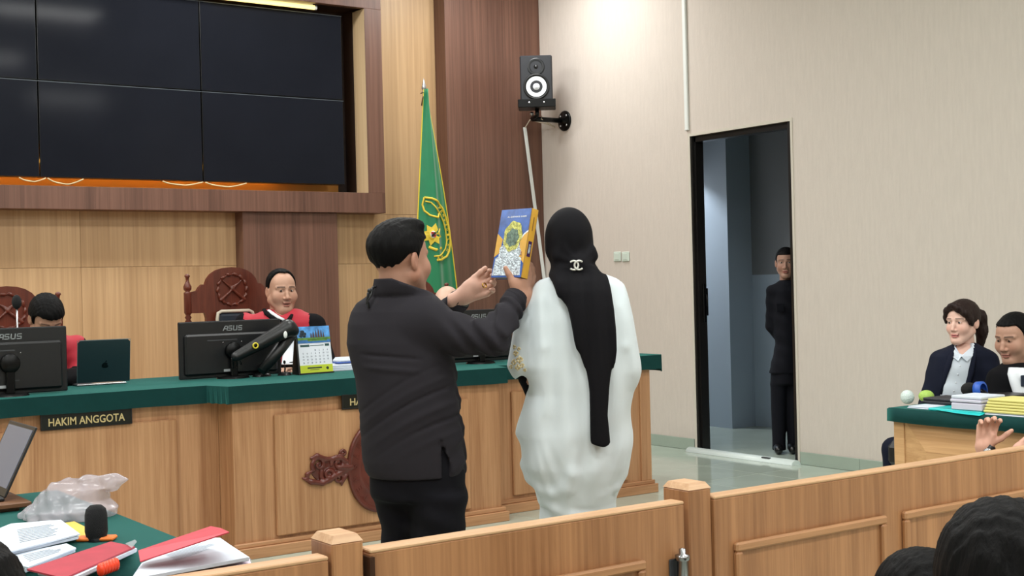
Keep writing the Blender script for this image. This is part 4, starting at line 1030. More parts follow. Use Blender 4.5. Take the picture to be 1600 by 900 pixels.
# microphone with orange tape
c = on(151, 845, 2, TZ)
t = thing('handheld_microphone', c, 'black foam headed microphone with orange tape among papers', 'microphone')
MB().lathe([(0.030, 0.012), (0.034, 0.03), (0.033, 0.08), (0.029, 0.098), (0.018, 0.108), (0, 0.110)], c, seg=20).obj('foam_head', FOAM, t)
MB().lathe([(0.0, 0.02), (0.026, 0.02), (0.030, 0.012), (0.030, 0.0)], c, seg=20).obj('holder_ring', BLACKP, t)
a = c+R0*(-0.055); b = c+R0*0.055
MB().box((0, 0, 0), (0.115, 0.05, 0.012), 0.004, Rz.T @ np.eye(3) if False else np.stack([R0, F0, np.array([0, 0, 1.0])], 1), c+(0, 0, 0.008)).obj('orange_tape', M('orange_tape', (236, 122, 48), 0.5), t)
# red folder lying on its document block
mb, c = slab([(42, 889), (173, 846), (211, 854), (100, 903)], TZ+0.082, 0.004, REDF)
t = thing('document_folder', (c[0], c[1], TZ), 'thick white document block with dark red cover, nearest the left', 'folder')
mb.obj('red_cover', REDF, t)
page_block(t, [(60, 893), (168, 850), (213, 857), (112, 905)], TZ+0.077, 0.077, 8, PAPER)
mb, _ = slab([(196, 849), (211, 843), (214, 846), (206, 856)], TZ+0.087, 0.001, CLEAR); mb.obj('clear_film_corner', CLEAR, t)
c = on(180, 886, 2, TZ+0.07); dr = on(193, 879, 2, TZ+0.07)-on(166, 889, 2, TZ+0.07); dl = np.linalg.norm(dr); dr /= dl
tt = thing('plastic_clip', c, 'bright orange red ribbed plastic clip on the page edges', 'clip')
for k in range(6): MB().ball(c+dr*(k-2.5)*0.0125+F0*(-0.055)+np.array([0, 0, 0.012]), (0.010, 0.014, 0.017), 10, 7).obj('rib', M('orange_red_plastic', (240, 70, 36), 0.35), tt)
# open red cover over the second stack
t = thing('document_folder', (*on(290, 860, 2, TZ)[:2], TZ), 'white document stack whose pink red cover is flipped open, beside the gate', 'folder')
mb, c = slab([(216, 860), (329, 822), (345, 825), (358, 831), (219, 877)], 0, 0.003, REDF2, zs=[TZ+0.10, TZ+0.125, TZ+0.13, TZ+0.155, TZ+0.085]); mb.obj('open_cover', REDF2, t)
page_block(t, [(222, 880), (318, 840), (344, 841), (389, 871), (205, 905)], TZ+0.066, 0.066, 7, PAPER)
mb, _ = slab([(210, 900), (300, 880), (390, 873), (392, 880), (300, 900)], TZ+0.03, 0.006, PINKP); mb.obj('pinkish_page', PINKP, t)
text_rows(t, [(250, 868), (330, 842), (352, 850), (270, 880)], TZ+0.0672, 8, INK)
mb, _ = slab([(385, 872), (392, 873), (394, 882), (378, 883)], TZ+0.02, 0.012, CLEAR); mb.obj('clear_tab', CLEAR, t)
# stand with laptop facing its user on the left
h = on(8, 785, 1, 4.78)
t = thing('wooden_stand', (h[0]-0.17, 4.9, TZ), 'small dark wooden box stand under the open laptop', 'stand')
zt = on(50, 783, 1, 4.72)[2]; xr = on(50, 783, 1, 4.72)[0]
MB().box((xr-0.40, 4.72, zt-0.02), (xr, 5.12, zt), 0.004).obj('top_board', DBOX, t); MB().box((xr-0.37, 4.75, TZ), (xr-0.035, 5.10, zt-0.02), 0.003).obj('box_body', DBOX, t)
ht = on(58, 668, 1, 4.78); hb = np.array([h[0], 4.78, zt+0.012]); d = ht-hb; hl = np.linalg.norm(d); d /= hl
t = thing('laptop', (hb[0]-0.1, 4.95, zt), 'open laptop with grey screen on wooden stand at the left edge', 'laptop')
eY = np.array([0, 1.0, 0]); n_ = np.cross(eY, d)   # faces away from +X
Rl = np.stack([eY, d, np.cross(eY, d)], 1)
MB().box((0, 0, 0), (0.36, hl, 0.008), 0.003, Rl, hb+eY*0.18+d*hl/2).obj('lid', BLACKP, t)
sgn = -1 if n_[0] > 0 else 1
MB().box((0, 0, 0), (0.325, hl-0.045, 0.002), 0, Rl, hb+eY*0.18+d*(hl/2+0.008)+n_*0.0045*sgn).obj('screen', M('grey_lcd_screen', (96, 104, 122), 0.25, emit=0.35), t)
MB().box((hb[0]-0.25, 4.78, zt), (hb[0]+0.0, 5.14, zt+0.014), 0.004).obj('keyboard_base', BLACKP, t)

# ================================================================== RIGHT COUNSEL TABLE
RX, RZ = 5.60, 0.795
t = thing('counsel_table', (5.95, 3.3, 0), 'oak counsel table under green cloth before the seated woman and man', 'table')
cl = MB().box((RX, 2.96, RZ-0.012), (RX+0.65, 4.555, RZ), 0.004)
n = 30; G = [[], []]
for k in range(n+1):
    y = 2.96+(4.555-2.96)*k/n; G[0].append((RX+0.001, y, RZ-0.004)); G[1].append((RX-0.004+0.003*math.sin(k*1.1), y, RZ-0.070-0.006*math.sin(PI*((4.555-y)/0.7 % 1))))
cl.sheet(G, True, -0.006)
cl.box((RX, 4.549, RZ-0.07), (RX+0.65, 4.559, RZ-0.006)); cl.obj('green_cloth', GREEN, t)
box('front_board', (RX+0.03, 2.98, 0), (RX+0.06, 4.535, RZ-0.03), OAKT, t, 0.003); box('table_top', (RX+0.02, 2.97, RZ-0.035), (RX+0.63, 4.545, RZ-0.013), OAKT, t, 0.003)
for y_ in (2.985, 4.505): box('end_board', (RX+0.061, y_, 0), (RX+0.60, y_+0.028, RZ-0.036), OAKT, t, 0.003)
def mitred(y0, y1, z0, z1):
    w, dp = 0.14, 0.022; xo = RX+0.029
    o = [(xo, y0, z0), (xo, y1, z0), (xo, y1, z1), (xo, y0, z1)]; i_ = [(xo-dp, y0+w, z0+w), (xo-dp, y1-w, z0+w), (xo-dp, y1-w, z1-w), (xo-dp, y0+w, z1-w)]
    for k in range(4):
        j = (k+1) % 4; b_ = [(p[0]+0.0005, p[1], p[2]) for p in (o[k], o[j])]
        MB().add([o[k], o[j], i_[j], i_[k]]+[(xo, *i_[j][1:]), (xo, *i_[k][1:])], [(0, 1, 2, 3), (3, 2, 1, 0), (3, 2, 4, 5)]).obj('mitred_bevel', OAKT, t)
    g = 0.035
    MB().box((xo-dp-0.002, y0+w+0.001, z0+w+0.001), (xo-dp+0.004, y1-w-0.001, z1-w-0.001)).box((xo-dp-0.008, y0+w+g, z0+w+g), (xo-dp, y1-w-g, z1-w-g), 0.006).obj('raised_field', OAKT, t)
mitred(3.12, 4.46, 0.08, RZ-0.075)
box('corner_stile', (RX+0.022, 4.47, 0), (RX+0.031, 4.536, RZ-0.014), OAKT, t, 0.002)
def rt(px, py, z=RZ): return on(px, py, 2, z)
BALLW = M('white_textured_plastic', (214, 228, 224), 0.35, bump=0.6, bscale=120); LIME = M('lime_green_textured', (170, 206, 96), 0.5, bump=0.6, bscale=120)
c = rt(1418, 631); r_ = 0.037
tag(MB().ball(c+(0, 0, r_*1.0), (r_, r_, r_*1.05), 20, 14).obj('textured_ball', BALLW), 'white textured ball at the end of the right table', 'ball')
c = rt(1444, 628)
tag(MB().ball(c+(0.02, 0, 0.03), (0.042, 0.042, 0.034), 20, 14).obj('textured_ball', LIME), 'lime green textured ball beside the white one', 'ball')
def stack_box(name, px0, px1, yb, yt, dY, dXd, mt, label, cat, n=1, z0=RZ, part='block', y=None):
    a = rt(px0, yb, z0); b = rt(px1, yb, z0); h = (yb-yt)/FPX*np.linalg.norm((a+b)/2-CO)*0.99
    x0 = (a[0]+b[0])/2 if False else max(RX+0.01, min(a[0], b[0])); y1 = on(px0, yb, 0, x0)[1]; y0 = on(px1, yb, 0, x0)[1]
    t = thing(name, (x0+dXd/2, (y0+y1)/2, z0), label, cat)
    for k in range(n): MB().box((x0+0.004*k, y0, z0+h*k/n), (x0+dXd, y1-0.004*k, z0+h*(k+0.92)/n), min(0.004, h/n*0.4)).obj(part, mt[k % len(mt)] if isinstance(mt, list) else mt, t)
    return t, z0+h
LILAC = M('pale_lilac_paper', (206, 204, 220), 0.7)
stack_box('paper_stack', 1417, 1450, 638, 634, 0, 0.20, PAPER, 'thin white papers under the white textured ball', 'papers', 2, part='page')
t_, z1 = stack_box('plastic_folder', 1450, 1534, 643, 638.5, 0, 0.26, M('turquoise_plastic', (36, 196, 196), 0.3), 'turquoise plastic folder hanging over the green table edge', 'folder', 1, part='cover')
c = np.array(t_.location)
mbq = MB(); a = on(1453, 639, 0, RX-0.012); b = on(1536, 648, 0, RX-0.012); 
mbq.add([(RX+0.03, a[1], RZ+0.012), (RX+0.03, b[1], RZ+0.012), (RX-0.012, b[1]+0.02, RZ-0.004), (RX-0.010, (a[1]+b[1])/2, RZ-0.0), (RX+0.0, a[1]-0.03, RZ+0.008)], [(0, 1, 2, 3, 4), (4, 3, 2, 1, 0)]); mbq.obj('drooping_edge', M('turquoise_plastic', (36, 196, 196), 0.3), t_)
t_, z2 = stack_box('book_stack', 1486, 1534, 642-2, 629, 0, 0.2, LILAC, 'pale lilac thick book on the turquoise folder', 'book', 1, z0=z1+0.0005, part='cover')
t_, z3 = stack_box('book_stack', 1484, 1533, 628, 618, 0, 0.2, [LILAC, PAPER], 'upper pale book with white pages, on the lilac book', 'book', 2, z0=z2+0.0005, part='page')
t_, z4 = stack_box('plastic_folder', 1440, 1486, 630, 621, 0, 0.2, M('black_folder_card', (32, 34, 42), 0.5), 'black folder leaning on books beside the lime ball', 'folder', 2, z0=z1+0.0005, part='cover')
YELP = M('yellow_paper', (220, 212, 130), 0.7)
stack_box('paper_stack', 1538, 1640, 654, 649, 0, 0.24, PAPER, 'white sheets beneath the yellow document pile', 'papers', 2, part='page')
stack_box('paper_stack', 1536, 1640, 648, 627, 0, 0.22, YELP, 'pile of yellow documents at the right picture edge', 'papers', 5, z0=RZ+0.012, part='page')
c = rt(1556, 634, RZ+0.06); t = thing('wooden_tray', (c[0]+0.2, c[1], RZ), 'brown wooden box with black top behind the yellow pile', 'box')
yy0 = on(1577, 634, 0, 5.95)[1]; yy1 = on(1533, 628, 0, 5.95)[1]
MB().box((5.98, yy0, RZ), (6.2, yy1, RZ+0.03), 0.004).obj('base', M('reddish_brown_wood', (112, 62, 40), 0.5), t); MB().box((5.99, yy0+0.02, RZ+0.03), (6.18, yy1, RZ+0.062), 0.004).obj('black_top', M('black_case_top', (34, 30, 30), 0.4), t)
c = on(1520, 609, 0, 5.98); t = thing('blue_ring_microphone', (c[0], c[1], RZ), 'black foam microphone with blue ring before the woman', 'microphone')
MB().ball(c+(0, 0.02, 0), (0.04, 0.048, 0.038), 16, 10).obj('foam_head', FOAM, t); MB().lathe([(0.034, -0.02), (0.046, -0.018), (0.046, 0.018), (0.034, 0.02)], c+(0, -0.045, 0.0), (0.1, -1, 0.1), 20).obj('blue_ring', M('blue_plastic', (40, 92, 190), 0.4), t)
MB().tube([c+(0, -0.05, 0), c+(0.02, -0.12, -0.05), c+(0.03, -0.13, RZ-c[2]+0.01)], 0.012, 8).obj('stem', BLACKP, t); MB().lathe([(0, 0.02), (0.04, 0.015), (0.045, 0)], (c[0]+0.03, c[1]-0.13, RZ), seg=18).obj('base', BLACKP, t)
c = on(1384, 720, 0, 5.95); t = thing('padded_stool', (6.1, 4.72, 0), 'black padded stool just showing past the table end', 'stool')
ye = on(1380.5, 710, 0, 5.95)[1]; zt = on(1388, 688, 0, 5.95)[2]
MB().box((5.95, 4.58, zt-0.16), (6.25, ye, zt), 0.04).obj('cushion', BLACKP, t)
MB().box((5.97, 4.59, 0.05), (6.23, ye-0.02, zt-0.16), 0.02).obj('skirt', BLACKP, t)
for sx in (5.99, 6.21):
    for sy in (4.62, ye-0.05): MB().tube([(sx, sy, 0.06), (sx, sy, 0.0)], 0.02, 10).obj('foot', BLACKM, t)
# ================================================================== PEOPLE
SKINM = M('skin', (190, 140, 112), 0.5, spec=0.35, attr='tone', bump=0.05, bscale=220)
HAIRM = M('black_hair', (12, 11, 12), 0.6, spec=0.10, bump=0.5, bscale=90, stretch=(1, 1, 0.15))
BRHAIR = M('dark_brown_hair', (38, 25, 23), 0.55, spec=0.2, bump=0.5, bscale=90, stretch=(1, 1, 0.15))
def L3(c): return np.array(lin(c)[:3])
def rotz(a): return np.array([[math.cos(a), -math.sin(a), 0], [math.sin(a), math.cos(a), 0], [0, 0, 1.0]])
def head_rot(face_deg, nod=0.0, tilt=0.0):
    """face_deg: way the face looks in plan, measured in the local frame from +x (picture right) towards +y (away); nod > 0 looks down"""
    a = math.radians(face_deg-90); n_ = math.radians(-nod); t_ = math.radians(tilt)
    Rx = np.array([[1, 0, 0], [0, math.cos(n_), -math.sin(n_)], [0, math.sin(n_), math.cos(n_)]]); Ry = np.array([[math.cos(t_), 0, math.sin(t_)], [0, 1, 0], [-math.sin(t_), 0, math.cos(t_)]])
    return rotz(a) @ Ry @ Rx
def head_mesh(skin, res=0.0042, fat=0.0, lips=(176, 100, 92), brow=(44, 34, 32), female=False, mouth=0.0, beard=0.0, browthick=1.0, lids=0.0, blush=0.0):
    """head and neck, face towards +y, origin between the ears; returns vertices, faces and skin tones"""
    S = Sdf((-0.105, -0.125, -0.24), (0.105, 0.14, 0.135), res)
    S.ell((0, -0.014, 0.035), (0.076, 0.098, 0.086), 0.0)
    S.ell((0, 0.036, -0.02), (0.064+fat, 0.060, 0.092), 0.02)
    S.ell((0, 0.044, 0.045), (0.060, 0.048, 0.050), 0.02)
    for sx in (-1, 1):
        S.cone((sx*(0.050+fat), -0.002, -0.050), (sx*0.016, 0.070, -0.102), 0.026+fat*0.6, 0.020, 0.025)
        S.ell((sx*(0.036+fat*0.6), 0.062, -0.030), (0.028+fat, 0.026, 0.028+fat), 0.02)
    S.ell((0, 0.080, -0.100), (0.021, 0.018, 0.018), 0.015)
    if fat > 0.004: S.ell((0, 0.035, -0.122), (0.045, 0.045, 0.022), 0.03)
    S.cone((0, -0.022, -0.06), (0, -0.040, -0.24), 0.053+fat if not female else 0.046, 0.060+fat if not female else 0.050, 0.02)
    for sx in (-1, 1):
        S.ell((sx*0.031, 0.105, 0.008), (0.020, 0.018, 0.013), 0.012, mode='sub')
        S.cone((sx*0.014, 0.090, 0.026), (sx*0.052, 0.072, 0.024), 0.0085, 0.007, 0.012)
    S.chain([(0, 0.088, 0.018), (0, 0.100, -0.008), (0, 0.112, -0.033)], [0.0085, 0.0095, 0.0125 if not female else 0.010], 0.008)
    for sx in (-1, 1): S.ell((sx*(0.014 if not female else 0.011), 0.099, -0.038), (0.0095, 0.0115, 0.0085), 0.006)
    for sx in (-1, 1): S.ell((sx*0.007, 0.103, -0.046), (0.004, 0.006, 0.003), 0.002, mode='sub')
    S.ell((0, 0.094, -0.056), (0.022, 0.008, 0.010), 0.01)
    S.ell((0, 0.097, -0.0635), (0.024, 0.0085, 0.0055), 0.004); S.ell((0, 0.0955, -0.0745-mouth), (0.020, 0.009, 0.0065), 0.004)
    S.ell((0, 0.104, -0.0688-mouth*0.5), (0.022, 0.010, 0.0016+mouth*0.6), 0.0015, mode='sub')
    for sx in (-1, 1):
        S.ell((sx*0.031, 0.080, 0.0075), (0.0135, 0.0125, 0.0125), 0.003)       # lids over the eyeball
        S.ell((sx*0.031, 0.097, 0.0065), (0.0135, 0.012, 0.0052-lids), 0.001, mode='sub')
        Re = rotz(sx*0.35)
        S.ell((sx*(0.079), -0.012, -0.004), (0.010, 0.021, 0.033), 0.006, Re); S.ell((sx*0.090, -0.008, -0.002), (0.006, 0.012, 0.021), 0.004, Re, mode='sub')
    V, Q = S.mesh()
    base = L3(skin); C = np.tile(base, (len(V), 1)); x, y, z = V[:, 0], V[:, 1], V[:, 2]
    def mix(mask, col, f):
        w = (np.clip(mask, 0, 1)*f)[:, None]; C[:] = C*(1-w)+np.asarray(col)*w
    mix(np.exp(-((np.abs(x)-0.042)/0.022)**2-((z+0.03)/0.028)**2)*(y > 0.03), base*np.array([1.05, 0.86, 0.84]), 0.55+blush)
    mix(np.exp(-((x)/0.016)**2-((z+0.036)/0.016)**2)*(y > 0.09), base*np.array([1.0, 0.85, 0.82]), 0.5)
    mix((np.abs(x) > 0.072)*(y < 0.02), base*np.array([1.0, 0.84, 0.80]), 0.5)
    mix(np.exp(-((x/0.024)**4)-(((z+0.069+mouth*0.5)/(0.0105+mouth))**4))*(y > 0.083), L3(lips), 0.85)
    mix(np.exp(-(x/0.020)**4-((z+0.0688+mouth*0.5)/(0.0022+mouth*0.5))**2)*(y > 0.083), L3((58, 30, 30)), 0.8)
    bz = 0.0285-0.10*np.maximum(np.abs(x)-0.036, 0)+0.0
    mix(np.exp(-((z-bz)/(0.0038*browthick))**4)*(np.abs(x) > 0.012)*(np.abs(x) < 0.054)*(y > 0.05), L3(brow), 0.85)
    mix(np.exp(-((np.abs(x)-0.031)/0.0155)**4-((z-0.0085)/0.0085)**4)*(y > 0.07), base*np.array([0.66, 0.60, 0.58]), 0.55)
    if lids > 0.004: mix(np.exp(-((np.abs(x)-0.031)/0.014)**4-((z-0.0045)/0.0018)**2)*(y > 0.07), L3((40, 28, 26)), 0.85)
    if beard > 0:
        mix(((z < -0.035)*(y > 0.01)).astype(float)*np.clip((-0.03-z)/0.02, 0, 1), base*np.array([0.70, 0.70, 0.72]), beard)
        mix(np.exp(-((z+0.054)/0.006)**2-(x/0.026)**4)*(y > 0.085), L3((40, 32, 30)), beard)
    return V, Q, C
def add_eyes(parent, R, o, k, gaze=(0.0, 0.0)):
    EW = M('eye_white', (226, 218, 212), 0.25); EI = M('eye_iris', (38, 24, 18), 0.2)
    for sx in (-1, 1):
        c = np.array([sx*0.031, 0.0795, 0.0066]); mb = MB(); mb.ball((0, 0, 0), 0.0122, 14, 10); d = np.array([gaze[0], 1.0, gaze[1]]); d /= np.linalg.norm(d)
        mb2 = MB()
        mb.cur = 1; p0 = d*0.0112
        mb.ball(p0, (0.0062, 0.0022, 0.0062), 10, 6)
        V = (np.array(mb.v)+c)*k; mb.v = [tuple(p) for p in (V @ R.T+o)]
        mb.obj('eye', [EW, EI], parent, local=True)
def hair_sdf(style, res=0.005, t=0.010, raise_=0.0):
    S = Sdf((-0.13, -0.15, -0.20), (0.13, 0.135, 0.16), res)
    S.ell((0, -0.016, 0.040), (0.078+t, 0.099+t, 0.086+t), 0.0)
    if style == 'female':
        S.ell((0, 0.030, 0.052), (0.066+t, 0.060+t, 0.056+t), 0.02)
        S.cut(lambda X, Y, Z: np.maximum(np.minimum(Y-(0.036-0.9*(Z-0.01)*(Z < 0.01)), -Z+0.078-0.30*np.abs(X-0.012)), -(Z+0.062+0.25*Y))+0*X)
    else:
        S.ell((0, 0.040, 0.055), (0.060+t*0.7, 0.050+t*0.8, 0.046+t), 0.02)
        hl = {'short': 0.066, 'receding': 0.108, 'full': 0.060}[style]+raise_
        def region(X, Y, Z):
            # hairline: forehead height in front, above the ears at the side, nape at the back
            front = hl+0.12*np.abs(X)*(style == 'receding')
            if style == 'receding': Y = Y+0.016
            zl = np.where(Y > 0.045, front, np.where(Y > 0.0, 0.028+(front-0.028)*np.clip((Y-0.022)/0.026, 0, 1), np.where(Y > -0.03, 0.018, 0.018-1.4*np.clip(-0.03-Y, 0, 0.06))))
            side = np.where((Y < 0.022) & (Y > 0.004) & (np.abs(X) > 0.055), -0.018, 9.0)
            return np.minimum(zl, side)-Z
        S.cut(region)
    return S
def strands(S, amp=0.0022, f=170.0):
    S.disp(lambda X, Y, Z: amp*np.sin(f*X+35*np.sin(12*Y)+18*Z)*np.sin(60*Y+25*Z)+amp*0.6*np.sin(f*1.7*X-60*Z)); return S
def hand_sdf(S, wrist, d, n, tsign, k=1.0, curl=(0.5, 0.6, 0.4), spread=0.12, thumb=(0.65, 0.65, 0.35), index_curl=None):
    """palm with four unequal fingers and a thumb; d fingers, n out of the palm, tsign picks the thumb side along d x n"""
    d = np.array(d, float); d /= np.linalg.norm(d); n = np.array(n, float); n -= d*(n@d); n /= np.linalg.norm(n); t = np.cross(d, n)*tsign
    w = np.array(wrist, float); P = lambda a, b, c: w+(d*a+t*b+n*c)*k
    for i in range(4):
        b0 = 0.018-0.012*i; b1 = 0.032-0.0205*i
        S.cone(P(0.0, b0, 0), P(0.088-0.004*abs(i-1), b1, -0.002), 0.0145*k, 0.0115*k, 0.008*k)
    S.cone(P(0.025, 0.020, 0.008), P(0.055, 0.026, 0.012), 0.015*k, 0.012*k, 0.012*k)
    S.cone(P(-0.05, 0, 0), P(0.005, 0.0, 0), 0.025*k, 0.025*k, 0.015*k)
    for i, Lf in enumerate((0.072, 0.080, 0.074, 0.058)):
        p = P(0.088-0.004*abs(i-1), 0.032-0.0205*i, -0.002); a = 0.0; dirx = d+t*spread*(1-i*0.66)
        dirx /= np.linalg.norm(dirx); cu = curl if (index_curl is None or i > 0) else index_curl; r = 0.0098*k if i < 3 else 0.0085*k
        for s_, (fr, c_) in enumerate(zip((0.45, 0.30, 0.25), cu)):
            a = a+c_*(1+0.08*i); q = p+(math.cos(a)*dirx+math.sin(a)*n)*Lf*fr*k
            S.cone(p, q, r*(1-0.07*s_), r*(0.95-0.09*s_), 0.004*k); p = q
    p = P(0.022, 0.024, 0.006); td = d*thumb[0]+t*thumb[1]+n*thumb[2]; td /= np.linalg.norm(td)
    q = p+td*0.042*k; S.cone(p, q, 0.0145*k, 0.0115*k, 0.008*k)
    td2 = td+d*0.35; td2 /= np.linalg.norm(td2); q2 = q+td2*0.030*k; S.cone(q, q2, 0.0112*k, 0.0105*k, 0.004*k)
    q3 = q2+td2*0.022*k; S.cone(q2, q3, 0.0105*k, 0.0085*k, 0.004*k)
    return S
class Fig:
    """a person: local frame x = picture right, y = away, z = up, origin on the floor below the trunk"""
    def __init__(s, px, D, label, zfloor=0.0):
        c = at(px, 450, D); s.o = np.array([c[0], c[1], zfloor]); s.root = person('person', s.o, label); s.D = D; s.parts = []
    def L(s, px, py, D=None):
        p = at(px, py, s.D if D is None else D)-s.o
        return np.array([p@R0, p@F0, p[2]])
    def row(s, py, l, r, ry, cy=0.0, D=None):
        a = s.L(l, py, D); b = s.L(r, py, D); return ((a[2]+b[2])/2, (a[0]+b[0])/2, (a[1]+b[1])/2+cy, (b[0]-a[0])/2, ry)
    def head(s, c, face, k, skin, nod=0.0, tilt=0.0, gaze=(0, 0), eyes=True, **kw):
        R = head_rot(face, nod, tilt); s.hR, s.hc, s.hk = R, np.array(c), k
        V, Q, C = head_mesh(skin, **kw); s.parts.append(((V*k) @ R.T+c, Q, C))
        if eyes: add_eyes(s.root, R, np.array(c), k, gaze)
    def hair(s, S, mt, name='hair', blur=1):
        S.blur(blur); V, Q = S.mesh(); fmesh(name, (V*s.hk) @ s.hR.T+s.hc, Q, mt, s.root)
    def skin_part(s, S, skin):
        V, Q = S.mesh(); s.parts.append((V, Q, np.tile(L3(skin), (len(V), 1))))
    def hit(s, o, px, py, off=0.004):
        """point on the cloth seen at a pixel, lifted off it a little"""
        if getattr(s, 'bo', None) is not o: s.bo = o; s.bvh = BVHTree.FromPolygons([v.co for v in o.data.vertices], [p.vertices for p in o.data.polygons])
        c = np.array([(CO-s.o)@R0, (CO-s.o)@F0, CO[2]-s.o[2]]); d = s.L(px, py)-c; d /= np.linalg.norm(d)
        h = s.bvh.ray_cast(Vector(c), Vector(d))
        return np.array(h[0])-d*off if h[0] is not None else s.L(px, py)
    def body(s):
        V, Q, C = joinm(s.parts); return fmesh('body', V, Q, SKINM, s.root, C)
    def cloth(s, S, name, mt, mi=None, label=None, blur=1):
        S.blur(blur); V, Q = S.mesh(); m_ = None
        if mi is not None: m_ = mi(V[Q].mean(1))
        return fmesh(name, V, Q, mt, s.root, mi=m_, label=label)
def plain_core(f, top, hip, rx, ry, z0, skin, res=0.014):
    """the trunk and legs hidden under the clothes"""
    S = Sdf((hip[0]-0.35, min(hip[1], top[1])-0.3, z0), (hip[0]+0.35, max(hip[1], top[1])+0.3, top[2]+0.05), res)
    return S

# ------------------------------------------------------------------ the man in dark clothes holding up the book
TAN1 = (172, 128, 108)
SHIRT = M('charcoal_shirt_cloth', (41, 39, 44), 0.85, spec=0.15, bump=0.12, bscale=700)
TROUS = M('black_trouser_cloth', (20, 20, 25), 0.9, spec=0.12, bump=0.1, bscale=700)
f = Fig(640, 4.8, 'person in charcoal shirt seen from behind, both arms lifting a blue and gold book')
hk = 1.10
hc = f.L(625, 407, 4.78); f.head(hc, 50, hk, TAN1, nod=-2, fat=0.005, beard=0.35, eyes=True)
S = hair_sdf('short', 0.005, 0.011)
S.ell((0.01, 0.055, 0.112), (0.050, 0.034, 0.022), 0.02); S.ell((0.0, 0.02, 0.122), (0.055, 0.05, 0.018), 0.02)
strands(S, 0.0026); S.disp(lambda X, Y, Z: 0.012*np.clip((0.05-Z)/0.09, 0, 1)+0*X+0*Y); f.hair(S, HAIRM)
# collar, trunk, sleeves
rows = [f.row(424, 588, 657, 0.094, -0.032), f.row(436, 586, 661, 0.097, -0.030), f.row(447, 584, 666, 0.100, -0.026), f.row(457, 578, 673, 0.104, -0.015), f.row(463, 571, 681, 0.108), f.row(472, 558, 690, 0.118), f.row(486, 550, 698, 0.135), f.row(505, 544, 704, 0.150), f.row(535, 542, 708, 0.165), f.row(560, 548, 710, 0.170), f.row(590, 556, 713, 0.174), f.row(620, 559, 716, 0.176), f.row(655, 563, 721, 0.178), f.row(690, 565, 725, 0.178), f.row(715, 567, 727.5, 0.178), f.row(731, 571, 728, 0.176), f.row(740, 577, 727, 0.174)]
lo = f.L(520, 760, 4.8); hi = f.L(840, 430, 4.8)
S = Sdf((lo[0], -0.30, lo[2]), (hi[0], 0.46, hi[2]), 0.006)
S.loft(rows, 0.0, 2.25)
sr_ = f.L(664, 505, 4.72); er = f.L(770, 529, 4.70); wr_ = f.L(805, 467, 4.85)
S.chain([f.L(640, 500, 4.76), sr_, f.L(715, 523, 4.70), er], [0.095, 0.086, 0.068, 0.058], 0.035)
S.chain([er, f.L(788, 500, 4.75), wr_], [0.060, 0.052, 0.041], 0.012)
sl_ = f.L(655, 492, 4.95); el = f.L(690, 500, 5.10); wl = f.L(716, 471, 5.05)
S.chain([sl_, el], [0.085, 0.058], 0.03); S.chain([el, f.L(703, 486, 5.08), wl], [0.058, 0.050, 0.041], 0.012)
# folds: fine drag lines across the waist and sleeve creases
zz = lambda y_: f.L(640, y_, 4.8)[2]
def folds(X, Y, Z):
    w = np.exp(-((Z-zz(640))/0.14)**2); t1 = Z-0.42*(X+0.02)+0.9*(X-0.05)**2
    def crease(t, c, wd): return np.exp(-((t-c)/wd)**2)
    a = 0*X+0*Y+0*Z
    for c_, wd, am in ((zz(590), 0.008, 0.007), (zz(612), 0.012, -0.006), (zz(628), 0.007, 0.008), (zz(655), 0.014, -0.006), (zz(676), 0.008, 0.007), (zz(700), 0.012, -0.005)):
        a = a+am*crease(t1, c_, wd)*(0.35+0.65*np.clip((X+0.16)/0.3, 0, 1))*w
    for c_, wd, am in ((zz(556), 0.006, 0.006), (zz(575), 0.010, -0.005)): a = a+am*crease(Z+0.10*X, c_, wd)*np.clip((X+0.18)/0.05, 0, 1)*np.clip((0.06-X)/0.05, 0, 1)
    wa = 1/(1+np.exp(-(X-0.16)/0.02)); a = a+wa*0.0062*np.sin(95*(X+0.8*Z)+3*np.sin(30*Y))
    a = a+0.0028*np.sin(40*X+9*Z)*np.exp(-((Z-zz(500))/0.07)**2)
    return a
S.disp(folds)
slit0, slit1 = f.L(689, 690, 4.66), f.L(699, 748, 4.62)
[S.cone(slit0+(0, q_, 0), slit1+(0, q_, 0), 0.006, 0.022, 0.002, 'sub') for q_ in (-0.03, -0.01, 0.012, 0.035)]
S.cut(lambda X, Y, Z: np.where((X < f.L(676, 450)[0]) & (Y < 0.10), (Z-zz(428))+0.40*(X-f.L(600, 436)[0]), -1.0))   # collar edge dips towards the throat
S.cone(f.L(600, 458, 4.65), f.L(672, 462, 4.70), 0.0015, 0.0015, 0.002, 'sub')
f.cloth(S, 'shirt', SHIRT, blur=0)
mb = MB()
for (p_, q_) in ((wr_, f.L(800, 470, 4.79)), (wl, f.L(713, 475, 5.05))):
    pass
ax_ = (wr_-er)/np.linalg.norm(wr_-er); V = MB().lathe([(0.0395, 0.012), (0.045, 0.010), (0.047, -0.02), (0.047, -0.045), (0.043, -0.055)], wr_, ax_, 24); V.obj('right_cuff', SHIRT, f.root, local=True)
axl = (wl-el)/np.linalg.norm(wl-el); V = MB().lathe([(0.0385, 0.012), (0.044, 0.010), (0.046, -0.02), (0.046, -0.045), (0.042, -0.055)], wl, axl, 24); V.obj('left_cuff', SHIRT, f.root, local=True)
c_ = wl+axl*0.016; st_ = MB().lathe([(0.034, -0.012), (0.0385, -0.012), (0.0395, 0.0), (0.0385, 0.012), (0.034, 0.012)], c_, axl, 24).obj('watch_strap', BLACKP, f.root, local=True)
cam_d = np.array([0.1, -1, 0.35]); cam_d /= np.linalg.norm(cam_d); cam_d -= axl*(cam_d@axl); cam_d /= np.linalg.norm(cam_d)
